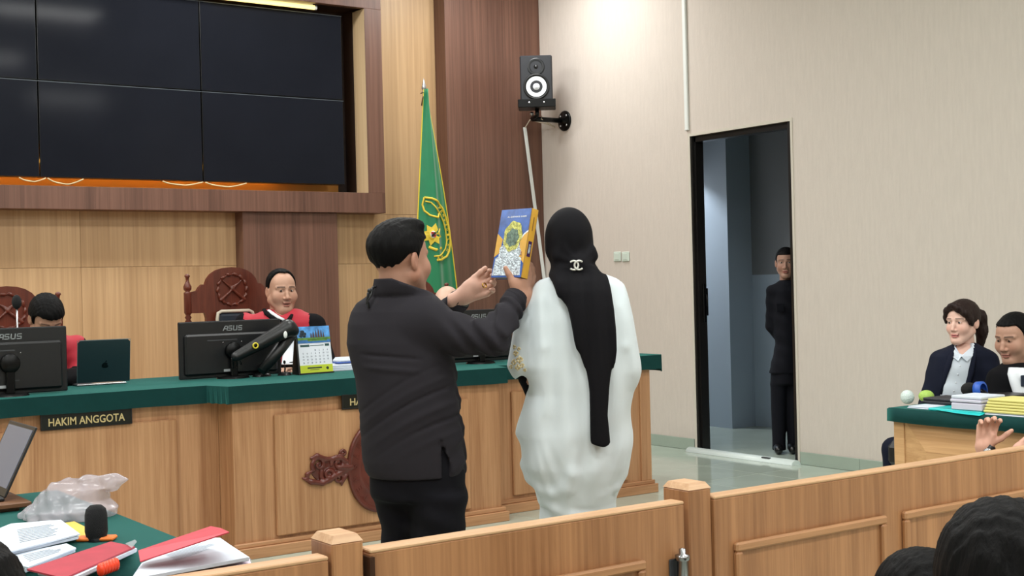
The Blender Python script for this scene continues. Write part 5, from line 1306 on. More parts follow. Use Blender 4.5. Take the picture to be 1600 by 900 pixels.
MB().lathe([(0, 0.008), (0.016, 0.008), (0.018, 0.0)], c_+cam_d*0.036, cam_d, 18).obj('watch_case', BLACKM, st_, local=True)
# shirt collar band and loose dark cord at the nape
k0 = f.L(583, 449, 4.70)
mb = MB(); mb.tube([k0+(0.02, 0.02, 0.004), k0, k0+(-0.018, -0.01, -0.022), k0+(-0.022, -0.012, -0.06)], 0.0045, 6); mb.tube([k0, k0+(-0.008, -0.012, -0.03), k0+(-0.020, -0.014, -0.048), k0+(-0.014, -0.014, -0.075)], 0.0042, 6); mb.ball(k0+(-0.012, -0.006, -0.012), 0.009, 8, 6)
mb.obj('black_cord', BLACKP, f.root, local=True)
# trousers
S = Sdf((f.L(560, 700)[0]-0.05, -0.25, 0.02), (f.L(740, 700)[0]+0.05, 0.3, f.L(640, 690)[2]), 0.010)
S.loft([f.row(690, 574, 722, 0.155), f.row(740, 578, 727, 0.165), f.row(775, 580, 728, 0.16)], 0.0, 2.2)
lt = [f.row(768, 578, 662, 0.125, 0.03), f.row(800, 589, 655, 0.115, 0.04), f.row(830, 594, 648, 0.105, 0.04), f.row(856, 594, 640, 0.098, 0.04), f.row(960, 590, 634, 0.088, 0.04), f.row(1060, 590, 632, 0.078, 0.03), f.row(1100, 588, 630, 0.085, 0.03)]
rt_ = [f.row(768, 640, 729, 0.135, -0.03), f.row(800, 640, 729, 0.125, -0.04), f.row(830, 644, 727, 0.115, -0.04), f.row(860, 646, 722, 0.105, -0.04), f.row(960, 650, 712, 0.092, -0.04), f.row(1060, 652, 708, 0.082, -0.04), f.row(1100, 652, 710, 0.088, -0.04)]
S.loft(lt, 0.025); S.loft(rt_, 0.03)
S.disp(lambda X, Y, Z: 0.004*np.sin(60*(Z+0.5*X))*np.exp(-((Z-f.L(640, 800)[2])/0.12)**2)); f.cloth(S, 'trousers', TROUS)
S = Sdf((-0.25, -0.3, 0.0), (0.35, 0.4, 0.14), 0.008)
for px_, cy in ((610, 0.05), (681, -0.03)):
    b_ = f.L(px_, 1110); S.cone((b_[0]-0.03, cy-0.02, 0.045), (b_[0]+0.16, cy+0.09, 0.035), 0.042, 0.036, 0.01)
S.cut(lambda X, Y, Z: -Z+0.001+0*X+0*Y); f.cloth(S, 'shoes', M('black_shoe_leather', (16, 16, 17), 0.3))
# hands on the book
S = Sdf(np.minimum(f.L(775, 480, 4.8), f.L(775, 480, 4.95))-0.10, f.L(835, 390, 4.95)+0.06, 0.0034)
TL = at(790.5, 328.7, 4.97); TR = at(838.4, 325.3, 4.84); BL = at(760.5, 433, 4.97)
wv = TR-TL; hv = BL-TL; bw = np.linalg.norm(wv); bh = np.linalg.norm(hv); wx = wv/bw; up_ = -hv/bh; nv = np.cross(wx, up_); nv /= np.linalg.norm(nv); up_ = np.cross(nv, wx)
th_ = 0.034; bc = (TR+BL)/2
def tol(v): return np.array([v@R0, v@F0, v[2]])
BKC = tol(bc-nv*th_/2-f.o); BKR = np.stack([tol(wx), tol(up_), tol(nv)], 1); BKH = (bw/2, bh/2, th_/2)
hr_ = f.L(820, 466, 4.875)
hand_sdf(S, hr_, (0.14, 0.02, 1.0), (-0.80, 0.60, 0.0), 1, 1.08, (0.15, 0.40, 0.5), 0.03, (0.66, 0.42, 0.50), index_curl=(0.06, 0.10, 0.15))
S.ell(hr_+(-0.020, -0.012, 0.045), (0.032, 0.028, 0.042), 0.02)
S.cone(wr_-ax_*0.05, hr_+(0, 0, 0.01), 0.032, 0.030, 0.02)
S.box(BKC, BKH, 0.001, 0.0, BKR, 'sub'); f.skin_part(S, (184, 138, 116))
S = Sdf(f.L(700, 490, 5.02)-np.array([0, 0.12, 0]), f.L(790, 390, 5.02)+np.array([0, 0.12, 0]), 0.0034)
hl_ = f.L(725, 461, 5.02)
hand_sdf(S, hl_, (0.90, -0.02, 0.36), (0.12, -0.90, 0.30), -1, 1.06, (0.40, 0.75, 0.6), 0.08, (0.95, 0.42, 0.16))
S.ell(hl_+(0.035, -0.008, 0.03), (0.035, 0.022, 0.026), 0.02)
S.cone(wl-axl*0.04, hl_+(0.01, 0, 0.005), 0.031, 0.029, 0.02)
S.box(BKC, BKH, 0.001, 0.0, BKR, 'sub'); f.skin_part(S, (202, 158, 140))
MB().lathe([(0.0092, -0.003), (0.0112, -0.003), (0.0112, 0.003), (0.0092, 0.003)], f.L(757, 446, 4.975), (0.7, -0.6, 0.3), 14).obj('ring', M('gold_ring', (206, 160, 80), 0.25, metal=1.0), f.root, local=True)
S = Sdf((-0.20, -0.14, 0.1), (0.20, 0.16, 1.62), 0.014)
S.loft([f.row(460, 600, 660, 0.06), f.row(500, 575, 680, 0.09), f.row(620, 575, 695, 0.12), f.row(740, 592, 708, 0.12)], 0.0)
for px_, cy in ((618, 0.04), (685, -0.04)): S.cone(f.L(px_, 790)+(0, cy, 0), (f.L(px_, 1090)[0], cy, 0.10), 0.044, 0.034, 0.02)
f.skin_part(S, TAN1); f.body()
# ------------------------------------------------------------------ the book
t = thing('book', bc-up_*bh/2, 'thick blue and gold hardback book held up beside the veiled person', 'book')
BLUE = M('blue_book_cover', (52, 92, 168), 0.22, coat=0.6, var=0.35, vscale=26); GOLDB = M('gold_yellow_cover', (216, 164, 62), 0.35, var=0.10, vscale=20); FOIL_GLARE = M('silver_foil_and_painted_glare', (196, 208, 224), 0.28, metal=0.7, var=0.45, vscale=75, bump=0.6, bscale=160)  # the silver serves the spine print and the glare painted on the cover
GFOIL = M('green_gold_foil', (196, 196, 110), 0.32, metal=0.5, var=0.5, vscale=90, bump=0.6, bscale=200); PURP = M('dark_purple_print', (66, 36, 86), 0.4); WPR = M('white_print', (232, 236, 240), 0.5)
RB = np.stack([wx, up_, nv], 1)
def bb(u0, u1, v0, v1, w0, w1, mt, name, bev=0.0):
    c = bc+wx*((u0+u1)/2-0.5)*bw+up_*((v0+v1)/2-0.5)*bh+nv*(w0+w1)/2
    return MB().box((0, 0, 0), ((u1-u0)*bw, (v1-v0)*bh, abs(w1-w0)), bev, RB, c).obj(name, mt, t)
bb(0, 1, 0, 1, -0.003, 0.0, BLUE, 'front_cover', 0.001); bb(0, 1, 0, 1, -th_, -th_+0.003, BLUE, 'back_cover', 0.001)
bb(0.0, 0.975, 0.01, 0.99, -th_+0.003, -0.003, M('page_edges', (150, 140, 120), 0.8), 'page_block')
bb(0.975, 1.0, 0, 1, -th_, 0.0, GOLDB, 'spine', 0.001)
def bpoly(pts, off, mt, name):
    o = bc-wx*bw/2-up_*bh/2+nv*off; mb = MB().prism([(u*bw, v*bh) for u, v in pts], 0.0005, o, wx, up_); return mb.obj(name, mt, t)
bpoly([(0.0, 0.30), (0.16, 0.36), (0.20, 0.56), (0.02, 0.64), (0.0, 0.64)], 0.0002, GOLDB, 'gold_corner')
bpoly([(1.0, 0.20), (0.82, 0.30), (0.78, 0.52), (0.86, 0.62), (1.0, 0.68)], 0.0002, GOLDB, 'gold_corner')
bpoly([(1.0, 0.685), (0.86, 0.628), (0.78, 0.55), (0.80, 0.54), (0.875, 0.608), (1.0, 0.66)], 0.0006, WPR, 'white_curve')
def oval(u, v, ru, rv, n=28, wob=0.0): return [(u+ru*math.cos(2*PI*i/n)*(1+wob*math.cos(2*PI*i*7/n)), v+rv*math.sin(2*PI*i/n)*(1+wob*math.cos(2*PI*i*7/n))) for i in range(n)]
bpoly([(0.03, 0.03), (0.94, 0.03), (0.90, 0.28), (0.70, 0.34), (0.30, 0.34), (0.06, 0.28)], 0.0003, FOIL_GLARE, 'painted_glare_pattern')  # glare of the glossy cover painted in as a silver sparkle
bpoly(oval(0.50, 0.36, 0.36, 0.17, 32, 0.06), 0.0009, FOIL_GLARE, 'painted_glare_cloud')  # lobed patch of the same painted glare
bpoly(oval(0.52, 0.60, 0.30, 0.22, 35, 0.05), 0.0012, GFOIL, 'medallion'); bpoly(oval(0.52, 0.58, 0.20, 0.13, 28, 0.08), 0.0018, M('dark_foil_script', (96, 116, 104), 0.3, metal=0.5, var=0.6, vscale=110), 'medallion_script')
mb = MB(); lettering(mb, "AL-QUR'ANUL KARIM", bw*0.62, bh*0.028, bc+up_*bh*0.385+nv*0.0005+wx*bw*0.05, wx, up_, 0.0006); mb.obj('title_lettering', WPR, t)
# spine print
so = bc+wx*bw/2-nv*th_/2
MB().box((0, 0, 0), (0.0008, bh*0.22, th_*0.5), 0, RB, so-up_*bh*0.08+wx*0.0003).obj('spine_panel', PURP, t); MB().box((0, 0, 0), (0.0008, bh*0.13, th_*0.28), 0, RB, so-up_*bh*0.08+wx*0.0008).obj('spine_panel_silver', FOIL_GLARE, t)
MB().box((0, 0, 0), (0.0008, bh*0.20, th_*0.10), 0, RB, so+up_*bh*0.28+wx*0.0003).obj('spine_title_bar', M('brown_print', (120, 84, 40), 0.5), t)

# ------------------------------------------------------------------ the woman in white with the black veil
ROBE = M('pale_white_robe_cloth', (212, 222, 227), 0.75, sheen=0.1, bump=0.06, bscale=600)
VEIL = M('black_veil_cloth', (17, 16, 20), 0.85, spec=0.15, bump=0.08, bscale=600)
f = Fig(897, 4.9, 'person in loose white robe and long black veil seen from behind')
rows = [f.row(428, 872, 940, 0.07), f.row(434, 845, 962, 0.085), f.row(446, 832, 974, 0.105), f.row(470, 818, 982, 0.130), f.row(500, 806, 990, 0.148), f.row(540, 797, 997, 0.160), f.row(570, 790, 1002, 0.165), f.row(582, 800, 1002, 0.167), f.row(597, 812, 996, 0.170), f.row(612, 820, 990, 0.172), f.row(640, 814, 988.5, 0.178), f.row(676, 806, 989.5, 0.182), f.row(696, 810, 989.5, 0.182), f.row(727, 815, 985, 0.180), f.row(742, 824, 979, 0.172), f.row(757, 833, 971, 0.160), f.row(772, 838, 965, 0.150), f.row(785, 841, 960, 0.14)]
skirt = [f.row(750, 848, 962, 0.130), f.row(800, 843, 963, 0.132), f.row(900, 838, 962, 0.135), f.row(1000, 832, 964, 0.14), f.row(1110, 828, 968, 0.145)]
S = Sdf((f.L(770, 600)[0], -0.24, 0.03), (f.L(1020, 600)[0], 0.24, f.L(890, 420)[2]), 0.0078)
S.loft(rows, 0.0, 2.15); S.loft(skirt, 0.004)
zr = lambda y_: f.L(897, y_)[2]
def rfold(X, Y, Z):
    up__ = 1/(1+np.exp((Z-zr(445))/0.02)); dn = 1/(1+np.exp(-(Z-zr(770))/0.03)); m_ = up__*dn
    xx = X-0.01
    a = 0.0048*np.sin(70*xx+10*xx*np.cos(4*Z)+2.2*Z)*m_
    a = a+0.0034*np.sin(46*(Z-zr(600))+0*X-90*(np.abs(xx)-0.02)**2*8)*np.exp(-((Z-zr(730))/0.10)**2)*np.exp(-((np.abs(xx)-0.13)/0.07)**2)
    a = a+0.004*np.sin(30*Z-24*X+1.0)*np.exp(-((Z-zr(690))/0.16)**2)
    a = a+0.003*np.sin(120*xx)*np.exp(-((Z-zr(770))/0.04)**2)*(np.abs(xx) < 0.12)*0.4
    return a
def surf(px, py, out=0.004):
    p = f.L(px, py); rr = np.array(sorted(rows)); q_ = [np.interp(p[2], rr[:, 0], rr[:, c_]) for c_ in (1, 3, 4)]
    return np.array([p[0], -q_[2]*math.sqrt(max(0.02, 1-((p[0]-q_[0])/q_[1])**2))+0.012-out, p[2]])
for cv, r_ in (([(816, 722), (828, 745), (846, 757), (866, 761), (884, 752), (893, 730), (897, 700)], 0.016), ([(850, 775), (868, 788), (892, 797), (915, 800)], 0.012), ([(975, 735), (958, 755), (935, 765)], 0.010), ([(962, 480), (968, 540), (962, 610)], 0.008), ([(848, 470), (852, 540), (856, 640)], 0.008)):
    S.chain([surf(*c_) for c_ in cv], [r_*0.5]+[r_]*(len(cv)-2)+[r_*0.4], 0.028)
S.disp(rfold)
# sleeve opening at the picture-left edge
S.ell(f.L(817, 599, 4.90)+np.array([0, 0.0, 0]), (0.024, 0.16, 0.040), 0.006, mode='sub')
o_robe = f.cloth(S, 'robe', ROBE)
S = Sdf(f.L(800, 640, 4.9)-np.array([0.02, 0.15, 0]), f.L(850, 560, 4.9)+np.array([0.03, 0.2, 0]), 0.006)
S.chain([f.L(838, 560, 4.93), f.L(824, 590, 4.93), f.L(829, 622, 4.93)], [0.036, 0.034, 0.016], 0.01); f.cloth(S, 'black_inner_sleeve', VEIL)
# veil: cap, neck wrap and long hanging tail
S = Sdf((f.L(835, 500)[0], -0.30, f.L(900, 700)[2]), (f.L(965, 500)[0], 0.20, f.L(890, 312)[2]), 0.0066)
hc = f.L(889, 372, 4.90)
S.ell(hc+(0, 0.0, 0.0), (0.090, 0.115, 0.116), 0.0); S.ell(hc+(0, 0.0, -0.045), (0.078, 0.10, 0.085), 0.03)
S.loft([f.row(392, 856, 922, 0.09), f.row(405, 862, 920, 0.084), f.row(416, 862, 924, 0.085, -0.005), f.row(426, 856, 932, 0.094, -0.01), f.row(434, 856, 940, 0.10, -0.02)], 0.02)
tail = [f.row(418, 868, 930, 0.05, -0.075), f.row(430, 858, 942, 0.05, -0.09), f.row(440, 863, 945, 0.05, -0.115), f.row(455, 870, 948, 0.045, -0.14), f.row(480, 880, 951, 0.035, -0.165), f.row(510, 892, 953.5, 0.030, -0.180), f.row(545, 902, 955, 0.027, -0.188), f.row(575, 908, 953, 0.025, -0.194), f.row(605, 913, 948, 0.024, -0.198), f.row(640, 914, 945.5, 0.024, -0.202), f.row(670, 914.5, 949, 0.024, -0.203), f.row(687, 915.5, 950.5, 0.024, -0.203)]
S.loft(tail, 0.045, 2.6)
knot = f.L(904, 414, 4.9)
S.cone(f.L(878, 400, 4.82), f.L(903, 413, 4.795), 0.03, 0.022, 0.03); S.cone(f.L(922, 398, 4.84), f.L(905, 413, 4.795), 0.03, 0.022, 0.03)
def vfold(X, Y, Z):
    t_ = 1/(1+np.exp((Z-zr(420))/0.012)); xk = X-knot[0]
    a = t_*(0.0042*np.sin(xk*105/(1+0.9*np.clip((zr(420)-Z), 0, 0.35))+0.6)+0.0015*np.sin(xk*230+9*Z))
    r = np.sqrt(xk**2+(Z-knot[2])**2); an = np.arctan2(Z-knot[2], xk+1e-6)
    a = a+(1-t_)*0.0034*np.sin(an*13)*np.exp(-(r/0.10)**2)*np.clip(r/0.02, 0, 1)
    return a
S.disp(vfold)
S.cut(lambda X, Y, Z: (zr(688)-0.28*(X-f.L(933, 688)[0])-Z)*0.8+0*Y)
o_veil = f.cloth(S, 'veil', VEIL)
# interlocked brooch on the veil knot
bv = BVHTree.FromPolygons([v.co for v in o_veil.data.vertices], [p.vertices for p in o_veil.data.polygons])
bp_ = f.L(904, 413.5, 4.6); ht = bv.ray_cast(Vector(bp_), Vector((0, 1, 0)))
bo = np.array(ht[0]) if ht[0] is not None else f.L(904, 413.5, 4.77)
mb = MB()
for sg in (-1, 1):
    an_ = [math.radians(42)+(2*PI-math.radians(84))*i/18 for i in range(19)]
    mb.tube([bo+np.array([sg*0.0095+sg*0.0165*math.cos(q_), -0.008-0.0015*sg, 0.0165*math.sin(q_)]) for q_ in an_], 0.0036, 8)
mb.obj('brooch', M('silver_crystal', (226, 226, 220), 0.25, metal=0.4, bump=0.5, bscale=400), f.root, local=True)
# gold flower embroidery on the sleeve edge
rv = BVHTree.FromPolygons([v.co for v in o_robe.data.vertices], [p.vertices for p in o_robe.data.polygons])
EMB = M('gold_embroidery', (196, 176, 124), 0.45, metal=0.2); EMB2 = M('cream_embroidery', (226, 214, 178), 0.55); mbs = [MB(), MB()]
co_l = f.o
camL = np.array([(CO-f.o)@R0, (CO-f.o)@F0, CAM_H])
def on_robe(px, py):
    p = f.L(px, py, 4.9); d = p-camL; d /= np.linalg.norm(d); h = rv.ray_cast(Vector(camL), Vector(d))
    return (np.array(h[0]), np.array(h[1])) if h[0] is not None else None
for (px, py, r_) in ((806, 552, 5), (812, 562, 6), (803, 566, 5), (809, 574, 5), (816, 571, 4), (804, 542, 3.5), (811, 545, 3), (799, 573, 3.5), (820, 578, 3)):
    for k in range(6):
        an = 2*PI*k/6+px; q = on_robe(px+r_*0.55*math.cos(an), py+r_*0.55*math.sin(an))
        if q is None: continue
        nz = q[1]/np.linalg.norm(q[1]); a_ = np.cross(nz, (0, 0, 1)); a_ /= np.linalg.norm(a_)+1e-9; b_ = np.cross(nz, a_)
        mbs[k % 2].ball(q[0]+nz*0.001, (r_*0.0014, r_*0.0008, 0.0022), 7, 5, np.stack([a_*math.cos(an)+b_*math.sin(an), -a_*math.sin(an)+b_*math.cos(an), nz], 1))
a_ = mbs[0].obj('embroidery_petals', EMB, f.root, local=True); a_['kind'] = 'stuff'; b_ = mbs[1].obj('embroidery_highlights', EMB2, f.root, local=True); b_['kind'] = 'stuff'
f.head(hc+(0, 0.0, -0.01), 90, 0.92, (206, 160, 136), female=True, res=0.006)
S = Sdf((-0.22, -0.14, 0.02), (0.22, 0.16, 1.6), 0.014)
S.loft([f.row(440, 870, 935, 0.06), f.row(480, 842, 965, 0.08), f.row(600, 850, 950, 0.09), f.row(720, 845, 958, 0.11)], 0.0)
for sx in (-1, 1): S.cone((sx*0.06, 0, 0.75), (sx*0.06, 0, 0.08), 0.055, 0.04, 0.02); S.cone((sx*0.08, -0.02, 0.035), (sx*0.08, 0.12, 0.03), 0.032, 0.028, 0.02)
for sx in (-1, 1): S.chain([(sx*0.14, 0.02, zr(470)), (sx*0.17, 0.03, zr(590)), (sx*0.05, 0.12, zr(600))], [0.045, 0.036, 0.028], 0.02)
f.skin_part(S, (206, 160, 136)); f.body()

# ------------------------------------------------------------------ seated figures
JBLACK = M('black_gown_cloth', (16, 16, 19), 0.9, spec=0.12); JRED = M('red_yoke_cloth', (172, 18, 42), 0.7, sheen=0.1); JWHITE = M('white_band_cloth', (226, 230, 236), 0.75)
def proj(f, P):
    Wp = f.o+np.outer(P[:, 0], R0)+np.outer(P[:, 1], F0)+np.outer(P[:, 2], (0, 0, 1)); d = Wp-CO
    z = d @ _f; return 800+FPX*(d @ CR)/z, 450-FPX*(d @ CU)/z
def legs_seated(f, c, hipz, ang, mt, k=1.0, skin=TAN1, name='trousers', shoe=True):
    """thighs forward along ang, shins down to the floor"""
    a = math.radians(ang); d = np.array([math.cos(a), math.sin(a), 0]); s_ = np.array([-d[1], d[0], 0])
    S = Sdf((c[0]-0.75, c[1]-0.75, 0.0), (c[0]+0.75, c[1]+0.75, hipz+0.16), 0.014)
    for sg in (-1, 1):
        h = np.array([c[0], c[1], hipz])+s_*sg*0.10; kn = h+d*0.42*k+s_*sg*0.04; kn[2] = max(hipz, 0.12); an = kn+d*0.02; an[2] = 0.09
        S.chain([h, kn], [0.095, 0.068], 0.03); S.chain([kn, an], [0.066, 0.048], 0.02); S.cone(an+(0, 0, -0.04), an+d*0.17+np.array([0, 0, -0.05]), 0.040, 0.034, 0.02)
    S.ell((c[0], c[1], hipz+0.03), (0.19, 0.16, 0.13), 0.03); S.cut(lambda X, Y, Z: 0.002-Z+0*X+0*Y)
    f.cloth(S, name, mt)
def core(f, rows, skin, arms=(), z0=0.3):
    A = np.array(rows); c = A[:, 1].mean(); cy = A[:, 2].mean()
    S = Sdf((c-0.45, cy-0.5, z0), (c+0.45, cy+0.5, A[:, 0].max()+0.1), 0.014)
    S.loft([(r[0], r[1], r[2], max(r[3]-0.035, 0.03), max(r[4]-0.03, 0.03)) for r in rows], 0.0)
    for ch in arms: S.chain(ch, [0.036]*len(ch), 0.02)
    f.skin_part(S, skin)
def sleeves(S, chains, rs=(0.075, 0.058, 0.050)):
    for ch in chains: S.chain(ch, rs[:len(ch)], 0.03)

# the speaking judge
SK2 = (190, 148, 126)
f = Fig(441, 8.85, 'person in red and black judge gown speaking behind the middle monitor', 0.16)
hc = f.L(440, 455, 8.85); f.head(hc, -62, 1.16, SK2, nod=3, gaze=(0.15, -0.05), mouth=0.004, beard=0.25, fat=0.006, browthick=1.2, lids=0.0024, res=0.0034)
S = hair_sdf('receding', 0.0045, 0.008); strands(S, 0.0015); f.hair(S, HAIRM)
rows = [f.row(483, 418, 470, 0.075), f.row(488, 402, 477, 0.10), f.row(494, 386, 488, 0.125), f.row(503, 377, 497, 0.145), f.row(520, 373, 503, 0.155), f.row(550, 376, 502, 0.165), f.row(600, 378, 500, 0.17), f.row(650, 378, 500, 0.17), f.row(690, 380, 498, 0.16)]
S = Sdf((rows[0][1]-0.48, -0.62, 0.3), (rows[0][1]+0.48, 0.3, rows[0][0]+0.05), 0.0085)
S.loft(rows, 0.0, 2.3)
eL, eR = f.L(364, 575, 8.70), f.L(514, 575, 8.70); hL, hR_ = f.L(436, 578, 8.42), f.L(456, 577, 8.42)
sleeves(S, [[f.L(384, 506, 8.85), eL, hL], [f.L(492, 508, 8.85), eR, hR_]])
S.cone(f.L(444, 470, 8.82), f.L(444, 500, 8.80), 0.062, 0.055, 0.004, 'sub')
S.disp(lambda X, Y, Z: 0.004*np.sin(40*X+6*np.sin(12*Z))*np.sin(14*Z))
def mi_j(cx0, cx1, ybot):
    def g(P):
        px, py = proj(f, P); return ((px > cx0) & (px < cx1) & (py < ybot) & (np.abs(P[:, 1]) < 0.19)).astype(int)
    return g
go = f.cloth(S, 'gown', [JBLACK, JRED], mi_j(381, 483, 640))
mb = MB(); mb.tube([f.hit(go, x, y, 0.002) for x, y in ((413, 484), (418, 490), (427, 496), (438, 501), (447, 505), (452, 499), (456, 492))], [0.016, 0.024, 0.026, 0.024, 0.020, 0.022, 0.016], 10, flat=0.6); mb.obj('black_collar', JBLACK, f.root, local=True)
mb = MB(); mb.tube([f.hit(go, x, y, 0.012) for x, y in ((420, 485), (426, 490), (435, 496), (444, 500))], [0.012, 0.015, 0.015, 0.011], 8, flat=0.7); mb.obj('white_collar', JWHITE, f.root, local=True)
G = [[f.hit(go, x0+(x1-x0)*u, y, 0.022+0.010*math.sin(PI*u*3)) for u in np.linspace(0, 1, 9)] for (y, x0, x1) in ((503, 446, 458), (515, 448, 463), (535, 445, 466), (555, 442, 468), (570, 440, 469))]
MB().sheet(G, True, 0.006).obj('white_jabot', JWHITE, f.root, local=True)
for w_, e_, sg in ((hL, eL, 1), (hR_, eR, -1)):
    S = Sdf(w_-0.16, w_+0.16, 0.0045); d = w_-e_; d[2] = 0
    hand_sdf(S, w_+(0, 0, 0.0), d+np.array([0, -0.1, 0]), (0, -0.1, -1), sg, 1.1, (0.35, 0.4, 0.3)); f.skin_part(S, SK2)
core(f, rows, SK2, [[f.L(384, 506, 8.85), eL, hL], [f.L(492, 508, 8.85), eR, hR_]]); f.body()
legs_seated(f, (rows[-1][1], 0.0), 0.52, -90, JBLACK)

# the judge bending over at the far left
f = Fig(72, 7.95, 'person in red judge gown bending low behind the left monitor', 0.16)
hc = f.L(72, 499, 7.70); f.head(hc, -52, 1.08, (182, 138, 116), nod=34, res=0.0042)
S = hair_sdf('full', 0.0045, 0.014); strands(S, 0.002); f.hair(S, HAIRM)
rows = [f.row(517, 50, 95, 0.09, -0.12), f.row(523, 40, 108, 0.12, -0.10), f.row(530, 32, 121, 0.14, -0.08), f.row(545, 28, 130, 0.155, -0.05), f.row(580, 27, 132, 0.165), f.row(640, 28, 130, 0.17), f.row(690, 32, 126, 0.16)]
S = Sdf((rows[0][1]-0.48, -0.62, 0.3), (rows[0][1]+0.48, 0.3, rows[0][0]+0.05), 0.0085); S.loft(rows, 0.0, 2.3)
eL, eR = f.L(26, 585, 7.80), f.L(126, 590, 7.80); hL, hR_ = f.L(58, 592, 7.55), f.L(92, 592, 7.55)
ch = [[f.L(40, 540, 7.90), eL, hL], [f.L(116, 542, 7.90), eR, hR_]]; sleeves(S, ch)
S.disp(lambda X, Y, Z: 0.005*np.sin(40*X+8*np.sin(10*Z))*np.sin(16*Z)); f.cloth(S, 'gown', [JBLACK, JRED], mi_j(22, 131.5, 640))
for w_, e_, sg in ((hL, eL, 1), (hR_, eR, -1)):
    S = Sdf(w_-0.16, w_+0.16, 0.006); d = w_-e_; d[2] = 0; hand_sdf(S, w_, d+np.array([0, -0.1, 0]), (0, -0.1, -1), sg, 1.1, (0.35, 0.4, 0.3)); f.skin_part(S, SK2)
core(f, rows, SK2, ch); f.body(); legs_seated(f, (rows[-1][1], 0.0), 0.52, -90, JBLACK)

# the bald judge behind the raised arm
f = Fig(702, 9.6, 'person with bald head lowered, glimpsed behind the raised dark sleeves', 0.16)
hc = f.L(699, 480, 9.42); f.head(hc, -95, 1.21, (206, 170, 150), nod=22, res=0.0042)
rows = [f.row(503, 675, 722, 0.09, -0.08), f.row(512, 655, 742, 0.13, -0.05), f.row(530, 645, 755, 0.155), f.row(580, 642, 758, 0.165), f.row(640, 644, 756, 0.17), f.row(680, 648, 752, 0.16)]
S = Sdf((rows[0][1]-0.48, -0.62, 0.3), (rows[0][1]+0.48, 0.3, rows[0][0]+0.05), 0.010); S.loft(rows, 0.0, 2.3)
eL, eR = f.L(640, 570, 9.42), f.L(762, 570, 9.42); hL, hR_ = f.L(672, 578, 9.1), f.L(735, 578, 9.1)
ch = [[f.L(655, 530, 9.6), eL, hL], [f.L(746, 530, 9.6), eR, hR_]]; sleeves(S, ch); f.cloth(S, 'gown', [JBLACK, JRED], mi_j(652, 748, 640))
for w_, e_, sg in ((hL, eL, 1), (hR_, eR, -1)):
    S = Sdf(w_-0.16, w_+0.16, 0.006); d = w_-e_; d[2] = 0; hand_sdf(S, w_, d+np.array([0, -0.1, 0]), (0, -0.1, -1), sg, 1.1, (0.35, 0.4, 0.3)); f.skin_part(S, SK2)
core(f, rows, SK2, ch); f.body(); legs_seated(f, (rows[-1][1], 0.0), 0.52, -90, JBLACK)

# the woman in the navy blazer
NAVY = M('navy_blazer_cloth', (22, 26, 42), 0.85, spec=0.15); BLOUSE = M('white_blouse_cloth', (214, 224, 236), 0.75)
SK3 = (226, 186, 170)
f = Fig(1503, 7.6, 'person in navy blazer and white blouse with dark ponytail, seated by the wall')
hc = f.L(1504, 504, 7.6); f.head(hc, 221, 1.0, SK3, nod=2, gaze=(0.05, -0.05), female=True, lips=(196, 92, 96), brow=(60, 44, 40), browthick=0.9, blush=0.15, res=0.0032)
S = hair_sdf('female', 0.0042, 0.012)
S.ell((-0.005, -0.112, 0.040), (0.030, 0.030, 0.034), 0.015); S.chain([(-0.010, -0.125, 0.050), (-0.030, -0.160, 0.020), (-0.034, -0.168, -0.06), (-0.020, -0.150, -0.15)], [0.030, 0.042, 0.044, 0.024], 0.02)
S.chain([(0.005, 0.082, 0.108), (-0.030, 0.090, 0.090), (-0.058, 0.074, 0.060), (-0.076, 0.048, 0.022), (-0.080, 0.036, -0.008)], [0.016, 0.018, 0.018, 0.015, 0.008], 0.016)
S.chain([(0.030, 0.082, 0.100), (0.054, 0.074, 0.074), (0.070, 0.060, 0.036), (0.074, 0.056, 0.000)], [0.015, 0.016, 0.013, 0.007], 0.016)
strands(S, 0.0018); f.hair(S, BRHAIR)
rows = [f.row(536, 1492, 1524, 0.055), f.row(541, 1482, 1532, 0.07), f.row(547, 1470, 1544, 0.09), f.row(555, 1461, 1553, 0.105), f.row(575, 1456, 1558, 0.115), f.row(600, 1453, 1556, 0.12), f.row(640, 1456, 1552, 0.115), f.row(700, 1452, 1556, 0.125), f.row(740, 1450, 1558, 0.14)]
S = Sdf((-0.42, -0.50, 0.3), (0.42, 0.36, rows[0][0]+0.05), 0.0065); S.loft(rows, 0.0, 2.3)
eL, eR = f.L(1449, 630, 7.62), f.L(1556, 640, 7.45); hL, hR_ = f.L(1440, 655, 7.4), f.L(1500, 660, 7.25)
ch = [[f.L(1468, 562, 7.65), eL, hL], [f.L(1545, 565, 7.55), eR, hR_]]; sleeves(S, ch, (0.056, 0.046, 0.036))
S.cone(f.L(1507, 520, 7.57), f.L(1503, 548, 7.55), 0.052, 0.046, 0.004, 'sub')
def vopen(P):
    px, py = proj(f, P); t_ = np.clip((py-545)/75, 0, 1); l = 1491+(1469-1491)*t_; r = 1522+(1506-1522)*t_
    return ((px > l) & (px < r) & (py > 536) & (py < 640) & (P[:, 1] < 0.0)).astype(int)
X, Y, Z = S.grid()
S.d = (S.d-0.004*np.exp(-((X-f.L(1497, 580)[0]+0.0)/0.12)**2)*0).astype(np.float32)
S.disp(lambda X, Y, Z: 0.003*np.sin(50*Z+20*X)*np.sin(18*X)); bz = f.cloth(S, 'blazer', [NAVY, BLOUSE], vopen)
for (ps) in ([(1490, 544), (1486, 556), (1481, 572), (1476, 588), (1470, 616)], [(1523, 544), (1521, 560), (1517, 580), (1512, 600), (1507, 618)]):
    MB().tube([f.hit(bz, x, y, 0.002) for x, y in ps], [0.008, 0.016, 0.020, 0.016, 0.008], 8, flat=0.45).obj('lapel', NAVY, f.root, local=True)
